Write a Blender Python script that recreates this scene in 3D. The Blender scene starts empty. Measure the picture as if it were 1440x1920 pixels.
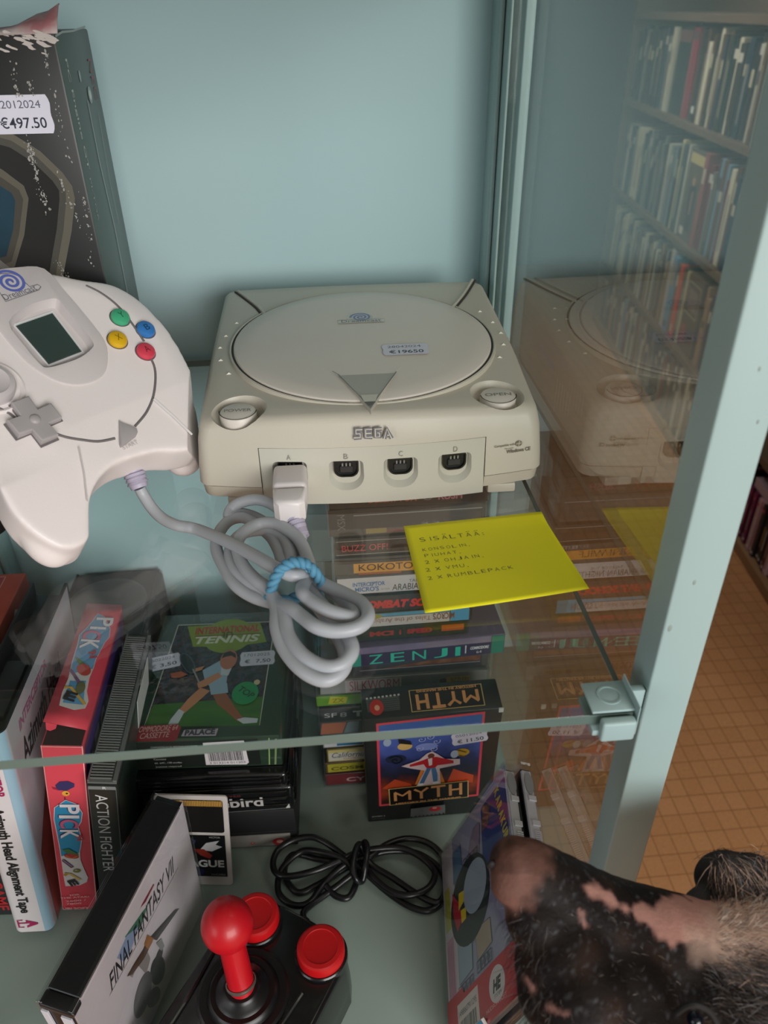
import bpy, bmesh, math, random
from mathutils import Vector, Matrix, Euler
random.seed(11)
S = bpy.context.scene
COL = S.collection
R_ = math.radians
# ---------------------------------------------------------------- camera
CX = Vector((0.9962433, -0.08544132, -0.01410937))      # image right
CD = Vector((-0.05873327, -0.54692029, -0.83512191))    # image down
CF = Vector((0.06363722, 0.83281329, -0.54988392))      # looking direction
CAM = Vector((0, 0, 0.23))
FPX = 1442.0
cam = bpy.data.cameras.new('camera')
cam.sensor_fit = 'VERTICAL'; cam.sensor_height = 24; cam.sensor_width = 18
cam.lens = FPX / 1920 * 24
cam.clip_start = 0.01; cam.clip_end = 60
cam.dof.use_dof = True; cam.dof.focus_distance = 0.44; cam.dof.aperture_fstop = 9.0
camo = bpy.data.objects.new('camera', cam); COL.objects.link(camo)
camo.matrix_world = Matrix(((CX.x, -CD.x, -CF.x, CAM.x), (CX.y, -CD.y, -CF.y, CAM.y), (CX.z, -CD.z, -CF.z, CAM.z), (0, 0, 0, 1)))
S.camera = camo
# ---------------------------------------------------------------- world, light, exposure
S.view_settings.view_transform = 'Standard'; S.view_settings.look = 'None'
S.view_settings.gamma = 1; S.view_settings.use_curve_mapping = False
S.view_settings.exposure = 0.0
W = bpy.data.worlds.new('shop_air'); S.world = W; W.use_nodes = True
W.node_tree.nodes['Background'].inputs[0].default_value = (0.80, 0.90, 1.0, 1)
W.node_tree.nodes['Background'].inputs[1].default_value = 0.13
S.cycles.transparent_max_bounces = 32

def area(name, loc, target, sx, sy, power, col=(1, 1, 1)):
    l = bpy.data.lights.new(name, 'AREA'); l.shape = 'RECTANGLE'; l.size = sx; l.size_y = sy
    l.energy = power; l.color = col
    o = bpy.data.objects.new(name, l); COL.objects.link(o); o.location = loc
    d = Vector(target) - Vector(loc)
    o.rotation_euler = d.to_track_quat('-Z', 'Y').to_euler()
    return o
area('shop_window_light', (1.10, -2.1, 0.48), (0.0, 0.45, -0.05), 1.9, 1.2, 72, (1.0, 0.985, 0.95))
area('left_fill_light', (-2.2, -1.5, 0.5), (0.0, 0.35, -0.1), 1.2, 1.2, 14, (0.96, 0.98, 1.0))  # soft fill added from the left to brighten left-facing surfaces, not a real window
area('ceiling_lamp_light', (0.65, 0.35, 1.40), (0.65, 0.35, -1), 0.9, 0.35, 4.5, (1.0, 0.93, 0.82))
al = area('bookcase_fill_light', (0.1, 2.9, 1.30), (1.34, 2.8, 0.10), 1.4, 0.3, 4.6, (1.0, 0.97, 0.92)); al.data.spread = math.radians(58)  # narrow fill added to lift the book spines, no actual fitting there

# ---------------------------------------------------------------- geometry of the photograph
def ray(px, py): return CX * (px - 720) + CD * (py - 960) + CF * FPX
def at(px, py, axis, val):
    d = ray(px, py); s = (val - CAM[axis]) / d[axis]; return CAM + d * s
def atd(px, py, depth): return CAM + ray(px, py) * (depth / FPX)
def atplane(px, py, p, n):
    d = ray(px, py); return CAM + d * ((Vector(p) - CAM).dot(n) / d.dot(n))
ZL = -0.335          # lower shelf
# ---------------------------------------------------------------- materials
def lin(c):
    c = c / 255.0
    return c / 12.92 if c <= 0.04045 else ((c + 0.055) / 1.055) ** 2.4
def rgb(r, g, b): return (lin(r), lin(g), lin(b), 1)
MC = {}
def mat(name, col, rough=0.5, var=0.06, scale=40, bump=0.0, bscale=300, metal=0.0, coat=0.0, spec=0.5):
    key = (name, col, rough)
    if key in MC: return MC[key]
    m = bpy.data.materials.new(name); m.use_nodes = True
    nt = m.node_tree; b = nt.nodes['Principled BSDF']
    b.inputs['Roughness'].default_value = rough
    b.inputs['Metallic'].default_value = metal
    b.inputs['Coat Weight'].default_value = coat
    b.inputs['Specular IOR Level'].default_value = spec
    c = rgb(*col)
    tc = nt.nodes.new('ShaderNodeTexCoord')
    n = nt.nodes.new('ShaderNodeTexNoise'); n.inputs['Scale'].default_value = scale; n.inputs['Detail'].default_value = 5
    nt.links.new(tc.outputs['Object'], n.inputs['Vector'])
    r = nt.nodes.new('ShaderNodeMix'); r.data_type = 'RGBA'
    r.inputs[6].default_value = tuple(x * (1 - var) for x in c[:3]) + (1,)
    r.inputs[7].default_value = tuple(min(1, x * (1 + var)) for x in c[:3]) + (1,)
    nt.links.new(n.outputs['Fac'], r.inputs[0]); nt.links.new(r.outputs[2], b.inputs['Base Color'])
    if bump:
        n2 = nt.nodes.new('ShaderNodeTexNoise'); n2.inputs['Scale'].default_value = bscale; n2.inputs['Detail'].default_value = 3
        nt.links.new(tc.outputs['Object'], n2.inputs['Vector'])
        bp = nt.nodes.new('ShaderNodeBump'); bp.inputs['Strength'].default_value = bump; bp.inputs['Distance'].default_value = 0.0005
        nt.links.new(n2.outputs['Fac'], bp.inputs['Height']); nt.links.new(bp.outputs['Normal'], b.inputs['Normal'])
    MC[key] = m
    return m
def ink(r, g, b, rough=0.35): return mat('ink_%02x%02x%02x' % (r, g, b), (r, g, b), rough, 0.05, 60)
def pane(name, tint, rough=0.0, strength=1.0):
    m = bpy.data.materials.new(name); m.use_nodes = True; nt = m.node_tree
    nt.nodes.remove(nt.nodes['Principled BSDF']); out = nt.nodes['Material Output']
    g = nt.nodes.new('ShaderNodeNewGeometry')
    mx = nt.nodes.new('ShaderNodeMapRange'); mx.inputs['To Min'].default_value = 1.5; mx.inputs['To Max'].default_value = 1 / 1.5
    nt.links.new(g.outputs['Backfacing'], mx.inputs['Value'])
    f = nt.nodes.new('ShaderNodeFresnel'); nt.links.new(mx.outputs[0], f.inputs['IOR'])
    ml = nt.nodes.new('ShaderNodeMath'); ml.operation = 'MULTIPLY'; ml.inputs[1].default_value = strength
    nt.links.new(f.outputs[0], ml.inputs[0])
    t = nt.nodes.new('ShaderNodeBsdfTransparent'); t.inputs[0].default_value = tint
    gl = nt.nodes.new('ShaderNodeBsdfGlossy'); gl.inputs['Roughness'].default_value = rough; gl.inputs[0].default_value = (1, 1, 1, 1)
    ms = nt.nodes.new('ShaderNodeMixShader')
    nt.links.new(ml.outputs[0], ms.inputs[0]); nt.links.new(t.outputs[0], ms.inputs[1]); nt.links.new(gl.outputs[0], ms.inputs[2])
    nt.links.new(ms.outputs[0], out.inputs[0])
    return m
def ramp_mat(name, stops, scale, rough=0.4, coord='Object', detail=6, stretch=(1, 1, 1), grad=None, dist=0.0, mixg=0.6):
    """painterly procedural print: noise (optionally added to a gradient along one axis) through a colour ramp"""
    m = bpy.data.materials.new(name); m.use_nodes = True; nt = m.node_tree; b = nt.nodes['Principled BSDF']
    b.inputs['Roughness'].default_value = rough
    tc = nt.nodes.new('ShaderNodeTexCoord'); mp = nt.nodes.new('ShaderNodeMapping'); mp.inputs['Scale'].default_value = stretch
    nt.links.new(tc.outputs[coord], mp.inputs[0])
    n = nt.nodes.new('ShaderNodeTexNoise'); n.inputs['Scale'].default_value = scale; n.inputs['Detail'].default_value = detail
    n.inputs['Distortion'].default_value = dist
    nt.links.new(mp.outputs[0], n.inputs['Vector'])
    fac = n.outputs['Fac']
    if grad:
        axis, lo, hi = grad
        sp = nt.nodes.new('ShaderNodeSeparateXYZ'); nt.links.new(tc.outputs[coord], sp.inputs[0])
        mr = nt.nodes.new('ShaderNodeMapRange'); mr.inputs['From Min'].default_value = lo; mr.inputs['From Max'].default_value = hi
        nt.links.new(sp.outputs[axis], mr.inputs['Value'])
        mm = nt.nodes.new('ShaderNodeMix'); mm.inputs[0].default_value = mixg
        nt.links.new(fac, mm.inputs[2]); nt.links.new(mr.outputs[0], mm.inputs[3]); fac = mm.outputs[0]
    cr = nt.nodes.new('ShaderNodeValToRGB'); e = cr.color_ramp.elements
    while len(e) < len(stops): e.new(0.5)
    for el, (p, c) in zip(e, stops): el.position = p; el.color = rgb(*c)
    nt.links.new(fac, cr.inputs[0]); nt.links.new(cr.outputs[0], b.inputs['Base Color'])
    return m
# ---------------------------------------------------------------- object helpers
def settle(root, z=None):
    """set a thing down so that its lowest point rests on the shelf"""
    z = ZL + .0003 if z is None else z; M = root.matrix_basis; lo = 9
    def walk(o):
        nonlocal lo
        if o.type == 'MESH':
            for v in o.data.vertices:
                q = (M @ v.co).z
                if q < lo: lo = q
        for c in o.children: walk(c)
    walk(root); root.location.z += z - lo
def sharp(me, ang=35):
    for p in me.polygons: p.use_smooth = True
    me.set_sharp_from_angle(angle=R_(ang))
def add_mesh(name, me, mats, parent=None, ang=35):
    if mats is not None:
        for m in (mats if isinstance(mats, (list, tuple)) else [mats]): me.materials.append(m)
    if ang: sharp(me, ang)
    o = bpy.data.objects.new(name, me); COL.objects.link(o)
    if parent is not None: o.parent = parent
    return o
def obj(name, bm, mats, parent=None, ang=35):
    me = bpy.data.meshes.new(name)
    bmesh.ops.recalc_face_normals(bm, faces=bm.faces[:])
    bm.to_mesh(me); bm.free()
    return add_mesh(name, me, mats, parent, ang)
def tag(o, label, cat=None, group=None, kind=None):
    if label: o['label'] = label
    if cat: o['category'] = cat
    if group: o['group'] = group
    if kind: o['kind'] = kind
    return o
def thing(name, label, cat, loc=(0, 0, 0), rot=(0, 0, 0), group=None):
    o = bpy.data.objects.new(name, None); COL.objects.link(o)
    o.empty_display_size = 0.02; o.location = loc; o.rotation_euler = rot
    return tag(o, label, cat, group)
def bake(o, me_name=None):
    """apply the modifiers of o into its mesh"""
    bpy.context.view_layer.update()
    dg = bpy.context.evaluated_depsgraph_get()
    me = bpy.data.meshes.new_from_object(o.evaluated_get(dg))
    o.modifiers.clear(); old = o.data; o.data = me; me.name = old.name
    return o
def box(bm, x0, x1, y0, y1, z0, z1, bev=0.0, seg=2, mi=0):
    r = bmesh.ops.create_cube(bm, size=1)
    vs = r['verts']
    bmesh.ops.scale(bm, vec=(x1 - x0, y1 - y0, z1 - z0), verts=vs)
    bmesh.ops.translate(bm, vec=((x0 + x1) / 2, (y0 + y1) / 2, (z0 + z1) / 2), verts=vs)
    fs = set(f for v in vs for f in v.link_faces)
    for f in fs: f.material_index = mi
    if bev:
        es = list(set(e for v in vs for e in v.link_edges))
        q = bmesh.ops.bevel(bm, geom=es, offset=bev, segments=seg, profile=0.5, affect='EDGES')
        for f in q['faces']: f.material_index = mi
    return bm
def bx(*a, **k): return box(bmesh.new(), *a, **k)
def prism(bm, pts, z0, z1, bev=0.0, seg=2, mat4=None):
    """extrude a closed 2D outline along z"""
    a = [bm.verts.new((p[0], p[1], z0)) for p in pts]; b = [bm.verts.new((p[0], p[1], z1)) for p in pts]
    n = len(pts); fs = [bm.faces.new(a[::-1]), bm.faces.new(b)]
    for i in range(n): fs.append(bm.faces.new((a[i], a[(i + 1) % n], b[(i + 1) % n], b[i])))
    bm.normal_update()
    if bev:
        es = list(set(list(fs[0].edges) + list(fs[1].edges)))
        q = bmesh.ops.bevel(bm, geom=es, offset=bev, segments=seg, profile=0.5, affect='EDGES')
    if mat4 is not None:
        vs = set(a + b)
        if bev: vs = set(v for v in vs if v.is_valid) | set(v for f in q['faces'] for v in f.verts)
        for f in fs:
            if f.is_valid: vs |= set(f.verts)
        bmesh.ops.transform(bm, matrix=mat4, verts=list(vs))
    return bm
def lathe(bm, prof, seg=40, mat4=None, cap=True):
    rings = []
    for (r, z) in prof:
        if r < 1e-6: rings.append([bm.verts.new((0, 0, z))])
        else: rings.append([bm.verts.new((r * math.cos(2 * math.pi * i / seg), r * math.sin(2 * math.pi * i / seg), z)) for i in range(seg)])
    for a, b in zip(rings, rings[1:]):
        for i in range(seg):
            j = (i + 1) % seg
            if len(a) == 1 and len(b) == 1: continue
            if len(a) == 1: bm.faces.new((a[0], b[i], b[j]))
            elif len(b) == 1: bm.faces.new((a[i], a[j], b[0]))
            else: bm.faces.new((a[i], a[j], b[j], b[i]))
    if cap:
        for rg in (rings[0], rings[-1]):
            if len(rg) > 1: bm.faces.new(rg)
    if mat4 is not None:
        bmesh.ops.transform(bm, matrix=mat4, verts=[v for rg in rings for v in rg])
    return bm
def spline(pts, n=8, closed=False):
    P = [Vector(p) for p in pts]; out = []; N = len(P)
    for i in range(N if closed else N - 1):
        if closed: p0, p1, p2, p3 = P[i - 1], P[i], P[(i + 1) % N], P[(i + 2) % N]
        else: p0, p1, p2, p3 = P[max(i - 1, 0)], P[i], P[i + 1], P[min(i + 2, N - 1)]
        for k in range(n):
            t = k / n
            out.append(0.5 * ((2 * p1) + (p2 - p0) * t + (2 * p0 - 5 * p1 + 4 * p2 - p3) * t * t + (3 * p1 - p0 - 3 * p2 + p3) * t ** 3))
    if not closed: out.append(P[-1])
    return out
def tube(bm, pts, r, seg=12, closed=False):
    P = [Vector(p) for p in pts]; N = len(P); rings = []; up = None
    rr = r if callable(r) else (lambda t: r)
    for i in range(N):
        a = P[i - 1] if (i > 0 or closed) else P[i]; b = P[(i + 1) % N] if (i < N - 1 or closed) else P[i]
        t = (b - a)
        if t.length < 1e-9: t = Vector((1, 0, 0))
        t.normalize()
        if up is None: up = t.orthogonal().normalized()
        else:
            up = up - t * up.dot(t)
            up = up.normalized() if up.length > 1e-6 else t.orthogonal().normalized()
        w = t.cross(up); q = rr(i / max(1, N - 1))
        rings.append([bm.verts.new(P[i] + (up * math.cos(2 * math.pi * k / seg) + w * math.sin(2 * math.pi * k / seg)) * q) for k in range(seg)])
    for i in range(N if closed else N - 1):
        a, b = rings[i], rings[(i + 1) % N]
        for k in range(seg): bm.faces.new((a[k], a[(k + 1) % seg], b[(k + 1) % seg], b[k]))
    if not closed: bm.faces.new(rings[0][::-1]); bm.faces.new(rings[-1])
    return bm
def frame4(O, u, v):
    u = Vector(u).normalized(); v = Vector(v); v = (v - u * v.dot(u)).normalized(); n = u.cross(v); O = Vector(O)
    return Matrix(((u.x, v.x, n.x, O.x), (u.y, v.y, n.y, O.y), (u.z, v.z, n.z, O.z), (0, 0, 0, 1)))
TXT = {}
def text_mesh(s, bold, shear):
    k = (s, bold, shear)
    if k not in TXT:
        c = bpy.data.curves.new('t', 'FONT'); c.body = s; c.size = 1; c.offset = bold; c.shear = shear; c.resolution_u = 4
        o = bpy.data.objects.new('t', c); COL.objects.link(o)
        bpy.context.view_layer.update()
        me = bpy.data.meshes.new_from_object(o.evaluated_get(bpy.context.evaluated_depsgraph_get()))
        V = [(v.co.x, v.co.y) for v in me.vertices]; F = [tuple(p.vertices) for p in me.polygons]
        bpy.data.objects.remove(o); bpy.data.curves.remove(c); bpy.data.meshes.remove(me)
        if not V: V, F = [(0, 0), (1, 0), (1, 1)], [(0, 1, 2)]
        x0 = min(p[0] for p in V); x1 = max(p[0] for p in V); y0 = min(p[1] for p in V); y1 = max(p[1] for p in V)
        TXT[k] = ([((x - x0) / (x1 - x0 + 1e-9), (y - y0) / (y1 - y0 + 1e-9)) for x, y in V], F, (x1 - x0) / (y1 - y0 + 1e-9))
    return TXT[k]
class Print:
    """flat printed layer: shapes given in metres on a face with origin O, right u, up v"""
    def __init__(s, O, u, v, lift=0.00012, step=0.000035):
        s.M = frame4(O, u, v); s.V = []; s.F = []; s.MI = []; s.mats = []; s.z = lift; s.step = step
    def _m(s, m):
        if isinstance(m, tuple): m = ink(*m)
        if m not in s.mats: s.mats.append(m)
        return s.mats.index(m)
    def raw(s, V, F, m, bump=True):
        i = s._m(m); b = len(s.V)
        s.V += [s.M @ Vector((x, y, s.z)) for x, y in V]
        for f in F: s.F.append(tuple(b + k for k in f)); s.MI.append(i)
        if bump: s.z += s.step
        return s
    def poly(s, pts, m, bump=True): return s.raw(pts, [tuple(range(len(pts)))], m, bump)
    def rect(s, u, v, w, h, m, bump=True): return s.poly([(u, v), (u + w, v), (u + w, v + h), (u, v + h)], m, bump)
    def ell(s, u, v, a, b, m, n=28, rot=0.0, bump=True):
        c, d = math.cos(rot), math.sin(rot); P = []
        for k in range(n):
            x, y = a * math.cos(2 * math.pi * k / n), b * math.sin(2 * math.pi * k / n)
            P.append((u + x * c - y * d, v + x * d + y * c))
        return s.poly(P, m, bump)
    def line(s, pts, w, m, closed=False, bump=True):
        V = []; F = []; n = len(pts)
        for i in range(n):
            a = Vector(pts[i - 1] if (i or closed) else pts[i]); b = Vector(pts[(i + 1) % n] if (i < n - 1 or closed) else pts[i])
            t = (b - a); t = t.normalized() if t.length > 1e-9 else Vector((1, 0))
            p = Vector(pts[i]); q = Vector((-t.y, t.x)) * (w / 2)
            V += [tuple(p + q), tuple(p - q)]
        for i in range(n if closed else n - 1):
            j = (i + 1) % n; F.append((2 * i + 1, 2 * j + 1, 2 * j, 2 * i))
        return s.raw(V, F, m, bump)
    def frame(s, u, v, w, h, t, m):
        return s.line([(u, v), (u + w, v), (u + w, v + h), (u, v + h)], t, m, closed=True)
    def text(s, body, u, v, w, h, m, rot=0.0, bold=0.0, shear=0.0, quad=None, bump=True):
        """fit the words into the box (u, v, w, h); rot (radians) turns the box about its lower left corner"""
        V, F, asp = text_mesh(body, bold, shear)
        if w is None: w = h * asp
        if h is None: h = w / asp
        c, d = math.cos(rot), math.sin(rot)
        return s.raw([(u + x * w * c - y * h * d, v + x * w * d + y * h * c) for x, y in V], F, m, bump)
    def barcode(s, u, v, w, h, m=(20, 20, 20), seed=1, vert=False):
        rn = random.Random(seed); x = 0.0; V = []; F = []
        while x < 1:
            bw = rn.choice((.008, .012, .02, .028)); e = min(1, x + bw)
            q = [(u + x * w, v), (u + e * w, v), (u + e * w, v + h), (u + x * w, v + h)] if not vert else [(u, v + x * h), (u + w, v + x * h), (u + w, v + e * h), (u, v + e * h)]
            b = len(V); V += q; F.append((b, b + 1, b + 2, b + 3)); x = e + rn.choice((.008, .012, .02))
        return s.raw(V, F, m)
    def build(s, name, parent, label=None):
        me = bpy.data.meshes.new(name); me.from_pydata([tuple(v) for v in s.V], [], s.F)
        for m in s.mats: me.materials.append(m)
        me.polygons.foreach_set('material_index', s.MI); me.update()
        o = bpy.data.objects.new(name, me); COL.objects.link(o); o.parent = parent
        if label: o['label'] = label
        return o
PAPER = (214, 212, 226)
def price_label(parent, O, u, v, date, price, label, w=0.026, h=0.016):
    """wavy edged paper price label with its two printed lines"""
    p = Print(O, u, v, 0.00035)
    P = []
    for k in range(13): t = k / 12; P.append((w * t, 0))
    for k in range(1, 9): t = k / 9; P.append((w + 0.0014 * math.sin(math.pi * t) + .0006 * math.sin(3 * math.pi * t), h * t))
    P.append((w, h)); P.append((0, h))
    for k in range(1, 9): t = 1 - k / 9; P.append((-0.0014 * math.sin(math.pi * t) - .0006 * math.sin(3 * math.pi * t), h * t))
    p.poly(P, PAPER)
    p.text(date, w * .08, h * .66, w * .80, h * .2, (92, 92, 110))
    p.text(price, w * .1, h * .14, w * .82, h * .3, (50, 52, 66), bold=0.01)
    return p.build('price_label', parent, label)
# ================================================================ THE SETTING
FZ = -1.2
def floor_mat():
    m = bpy.data.materials.new('tan_tiled_vinyl'); m.use_nodes = True; nt = m.node_tree; b = nt.nodes['Principled BSDF']
    b.inputs['Roughness'].default_value = 0.45
    tc = nt.nodes.new('ShaderNodeTexCoord')
    br = nt.nodes.new('ShaderNodeTexBrick'); br.offset = 0; br.squash = 1
    br.inputs['Scale'].default_value = 1; br.inputs['Brick Width'].default_value = 0.038; br.inputs['Row Height'].default_value = 0.043
    br.inputs['Mortar Size'].default_value = 0.0015; br.inputs['Mortar Smooth'].default_value = 0.4
    br.inputs['Color1'].default_value = rgb(206, 152, 106); br.inputs['Color2'].default_value = rgb(198, 144, 98); br.inputs['Mortar'].default_value = rgb(166, 114, 72)
    nt.links.new(tc.outputs['Object'], br.inputs['Vector'])
    n = nt.nodes.new('ShaderNodeTexNoise'); n.inputs['Scale'].default_value = 160; n.inputs['Detail'].default_value = 6
    nt.links.new(tc.outputs['Object'], n.inputs['Vector'])
    mx = nt.nodes.new('ShaderNodeMix'); mx.data_type = 'RGBA'; mx.blend_type = 'MULTIPLY'; mx.inputs[0].default_value = 0.5
    cr = nt.nodes.new('ShaderNodeValToRGB'); cr.color_ramp.elements[0].color = (.55, .5, .45, 1); cr.color_ramp.elements[1].color = (1.25, 1.2, 1.15, 1)
    nt.links.new(n.outputs['Fac'], cr.inputs[0]); nt.links.new(br.outputs['Color'], mx.inputs[6]); nt.links.new(cr.outputs[0], mx.inputs[7])
    nt.links.new(mx.outputs[2], b.inputs['Base Color'])
    return m
tag(obj('floor', bx(-2.6, 1.95, -2.6, 5.0, FZ - 0.05, FZ), floor_mat(), None, 0), None, kind='structure')
tag(obj('wall_back', bx(-2.6, 1.95, 5.0, 5.08, FZ, 1.45), mat('far_wall_paint', (60, 62, 60), 0.8), None, 0), None, kind='structure')
tag(obj('wall_right', bx(1.87, 1.95, -2.6, 5.0, FZ, 1.45), mat('side_wall_paint', (90, 88, 82), 0.8), None, 0), None, kind='structure')
tag(obj('wall_left', bx(-2.68, -2.6, -2.6, 5.0, FZ, 1.45), mat('left_wall_paint', (84, 82, 76), 0.8), None, 0), None, kind='structure')
tag(obj('ceiling', bx(-2.6, 1.95, -2.6, 5.08, 1.45, 1.5), mat('ceiling_paint', (176, 174, 166), 0.9), None, 0), None, kind='structure')

# ---------------------------------------------------------------- display cabinet
TEAL = mat('pale_teal_painted_metal', (180, 209, 213), 0.55, 0.025, 9)
TEALD = mat('grey_teal_painted_metal', (160, 184, 184), 0.5, 0.03, 14)
CLEAR = pane('window_glass', (0.965, 0.985, 0.975, 1))
YB = 0.585; XR = 0.1205; XL = -0.2887; CB = FZ + 0.06; CT = 0.272
cab = thing('display_cabinet', 'pale teal metal display cabinet with glass sides holding the console and games', 'cabinet', (-0.084, 0.4, FZ + 0.0))
def cpart(name, bm, m, ang=35, label=None):
    o = obj(name, bm, m, None, ang); o.data.transform(Matrix.Translation((0.084, -0.4, -FZ))); o.parent = cab
    if label: o['label'] = label
    return o
cpart('back_panel', bx(XL - 0.001, XR + 0.001, YB, YB + 0.006, CB, CT), TEAL)
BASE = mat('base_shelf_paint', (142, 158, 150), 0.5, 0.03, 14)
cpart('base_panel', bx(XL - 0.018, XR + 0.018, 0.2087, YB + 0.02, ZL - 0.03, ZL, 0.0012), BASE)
cpart('top_panel', bx(XL - 0.018, XR + 0.018, 0.2077, YB + 0.02, CT, CT + 0.012, 0.001), TEAL)
cpart('plinth', bx(XL - 0.016, XR + 0.016, 0.2107, YB + 0.018, FZ, ZL - 0.031, 0.001), TEAL)
def post(sx, front):
    """square corner upright with a glazing rebate; sx=+1 right side, -1 left side"""
    X = XR if sx > 0 else XL
    def xb(a, b): return (X + a, X + b) if sx > 0 else (X - b, X - a)
    bm = bmesh.new()
    if front:
        box(bm, *xb(0, 0.0186), 0.2077, 0.2245, ZL, CT, 0.0009, 3)
        box(bm, *xb(0.0045, 0.0062), 0.2244, 0.2275, ZL, CT, 0.0003, 1)
        box(bm, *xb(0.0125, 0.0186), 0.2244, 0.231, ZL, CT, 0.0004, 1)
    else:
        box(bm, *xb(0, 0.0186), 0.566, 0.5845, ZL, CT, 0.0007, 2)
        box(bm, *xb(0.0001, 0.0030), 0.560, 0.5665, ZL, CT, 0.0010, 3)
        box(bm, *xb(0.0034, 0.0052), 0.5465, 0.5665, ZL, CT, 0.0008, 3)
        box(bm, *xb(0.0125, 0.0186), 0.545, 0.5665, ZL, CT, 0.0005, 1)
    return cpart('corner_post', bm, mat('post_teal_paint', (160, 183, 182), 0.5, 0.025, 9))
post(1, True); post(1, False); post(-1, True); post(-1, False)
cpart('side_glass', bx(XR + 0.0069, XR + 0.0109, 0.2246, 0.566, ZL + 0.0005, CT - 0.0005), pane('right_pane_glass', (0.95, 0.975, 0.965, 1), 0.0, 1.22), 0, 'clear right side pane with reflections')
cpart('side_glass', bx(XL - 0.0109, XL - 0.0069, 0.2246, 0.566, ZL + 0.0005, CT - 0.0005), CLEAR, 0)
# shelf clips on the front uprights: a flat tongue over the glass, a rounded body in front of it, a hook into the slot
def clip(sx, yc, vis):
    X = XR if sx > 0 else XL
    def xb(a, b): return (X + a, X + b) if sx > 0 else (X - b, X - a)
    bm = bmesh.new()
    box(bm, *xb(-0.0262, -0.0085), yc - 0.003, yc + 0.0125, 0.0004, 0.0017, 0.0005, 2)
    box(bm, *xb(-0.0235, -0.0100), yc - 0.0085, yc - 0.0042, -0.0098, 0.0003, 0.0012, 4)
    box(bm, *xb(-0.0262, -0.0085), yc - 0.006, yc + 0.0125, -0.0085, -0.0056, 0.0006, 2)
    box(bm, *xb(-0.0092, -0.0086), yc - 0.006, yc + 0.0125, -0.0095, 0.0052, 0.0002, 1)
    box(bm, *xb(-0.0092, -0.0002), yc + 0.0085, yc + 0.0120, -0.020, -0.001, 0.0006, 2)
    c = cpart('shelf_clip', bm, TEALD)
    b2 = bmesh.new(); lathe(b2, [(0.0048, 0.0016), (0.0048, 0.0020), (0.0040, 0.0020), (0.0040, 0.0017)], 28, Matrix.Translation((sum(xb(-0.0170, -0.0170)) / 2, yc + 0.005, 0)), cap=False)
    o = obj('rivet_ring', b2, TEALD, None); o.data.transform(Matrix.Translation((0.084, -0.4, -FZ))); o.parent = c
clip(1, 0.2005, True); clip(-1, 0.2005, False)
# dark slots of the front right upright
sl = bmesh.new()
box(sl, XR - 0.00012, XR + 0.001, 0.2090, 0.2108, -0.019, -0.001)
cpart('post_slot', sl, mat('slot_black', (14, 15, 15), 0.8), 0)
for px, py, s in ((1424, 692, .0009), (1421, 791, .0009), (1302, 1092, .0013), (1256, 1178, .0018)):
    p = at(px, py, 1, 0.2077); cpart('paint_chip', lathe(bmesh.new(), [(s, 0), (s * .6, .0002), (0, .0002)], 10, Matrix.Translation((p.x, 0.2077, p.z)) @ Matrix.Rotation(R_(90), 4, 'X') @ Matrix.Scale(0.5, 4, (1, 0, 0))), mat('chipped_paint', (140, 156, 152), 0.6))

# ---------------------------------------------------------------- glass shelf
def glass_shelf():
    bm = bx(XL + 0.0096, 0.1111, 0.1975, 0.5790, -0.0052, 0.0, 0.0006, 2)
    bm.normal_update()
    for f in bm.faces: f.material_index = 0 if abs(f.normal.z) > 0.9 else 1
    edge = mat('green_ground_glass_edge', (98, 116, 110), 0.25, 0.05, 30)
    o = obj('glass_shelf', bm, [pane('shelf_glass', (0.945, 0.975, 0.965, 1)), edge], None, 20)
    return tag(o, 'clear glass shelf with green ground edge carrying the console', 'shelf')
glass_shelf()

# ================================================================ BOOKCASE IN THE AISLE
BO = Vector((1.203, 1.572, 0)); BT = Vector((0.1, 0.995, 0)).normalized(); BN = Vector((-0.995, 0.1, 0)).normalized()   # BN points to the aisle
bang = math.atan2(BT.y, BT.x)
case = thing('bookcase', 'tall wooden bookcase full of albums along the aisle, behind the right glass', 'bookcase', (BO.x, BO.y, FZ), (0, 0, bang))
WOOD = mat('light_brown_laminate', (150, 116, 84), 0.5, 0.12, 8); WOODD = mat('dark_shelf_wood', (104, 84, 68), 0.55, 0.1, 8)
# local: x along the aisle, y away from the aisle (+y = into the bookcase... BT x up), z up
L0, L1 = -0.9, 2.32
def B(name, *a, m=WOOD):
    return obj(name, bx(*a, 0.001, 1), m, case)
SHZ = [0.035, 0.335, 0.685, 1.062, 1.392]
B('side_panel', L0 - 0.022, L0, -0.30, 0.0, 0, 1.95, m=WOODD); B('side_panel', L1, L1 + 0.022, -0.30, 0.0, 0, 1.95, m=WOODD)
B('back_board', L0, L1, -0.312, -0.301, 0, 1.95, m=WOODD)
for z in SHZ: B('shelf_board', L0 + 0.001, L1 - 0.001, -0.30, 0.0, z - (0.034 if z < .1 else 0.024), z, m=WOOD if z < .1 else WOODD)
case.rotation_euler[2] = bang
BM = case.matrix_basis.copy()
rb = random.Random(5)
PAL = [('dark green', (38, 50, 46)), ('dark green', (30, 44, 40)), ('charcoal', (44, 42, 42)), ('charcoal', (52, 48, 44)), ('brown', (84, 56, 40)), ('brown', (98, 70, 52)),
       ('cream', (206, 196, 168)), ('cream', (188, 180, 158)), ('grey', (118, 118, 112)), ('dark blue', (40, 54, 74)), ('wine red', (106, 28, 40)), ('tan', (156, 124, 88)), ('pale blue', (110, 136, 150))]
ROWN = {0: 'bottom', 1: 'second lowest', 2: 'middle', 3: 'second highest', 4: 'top'}
BKM = {}
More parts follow.
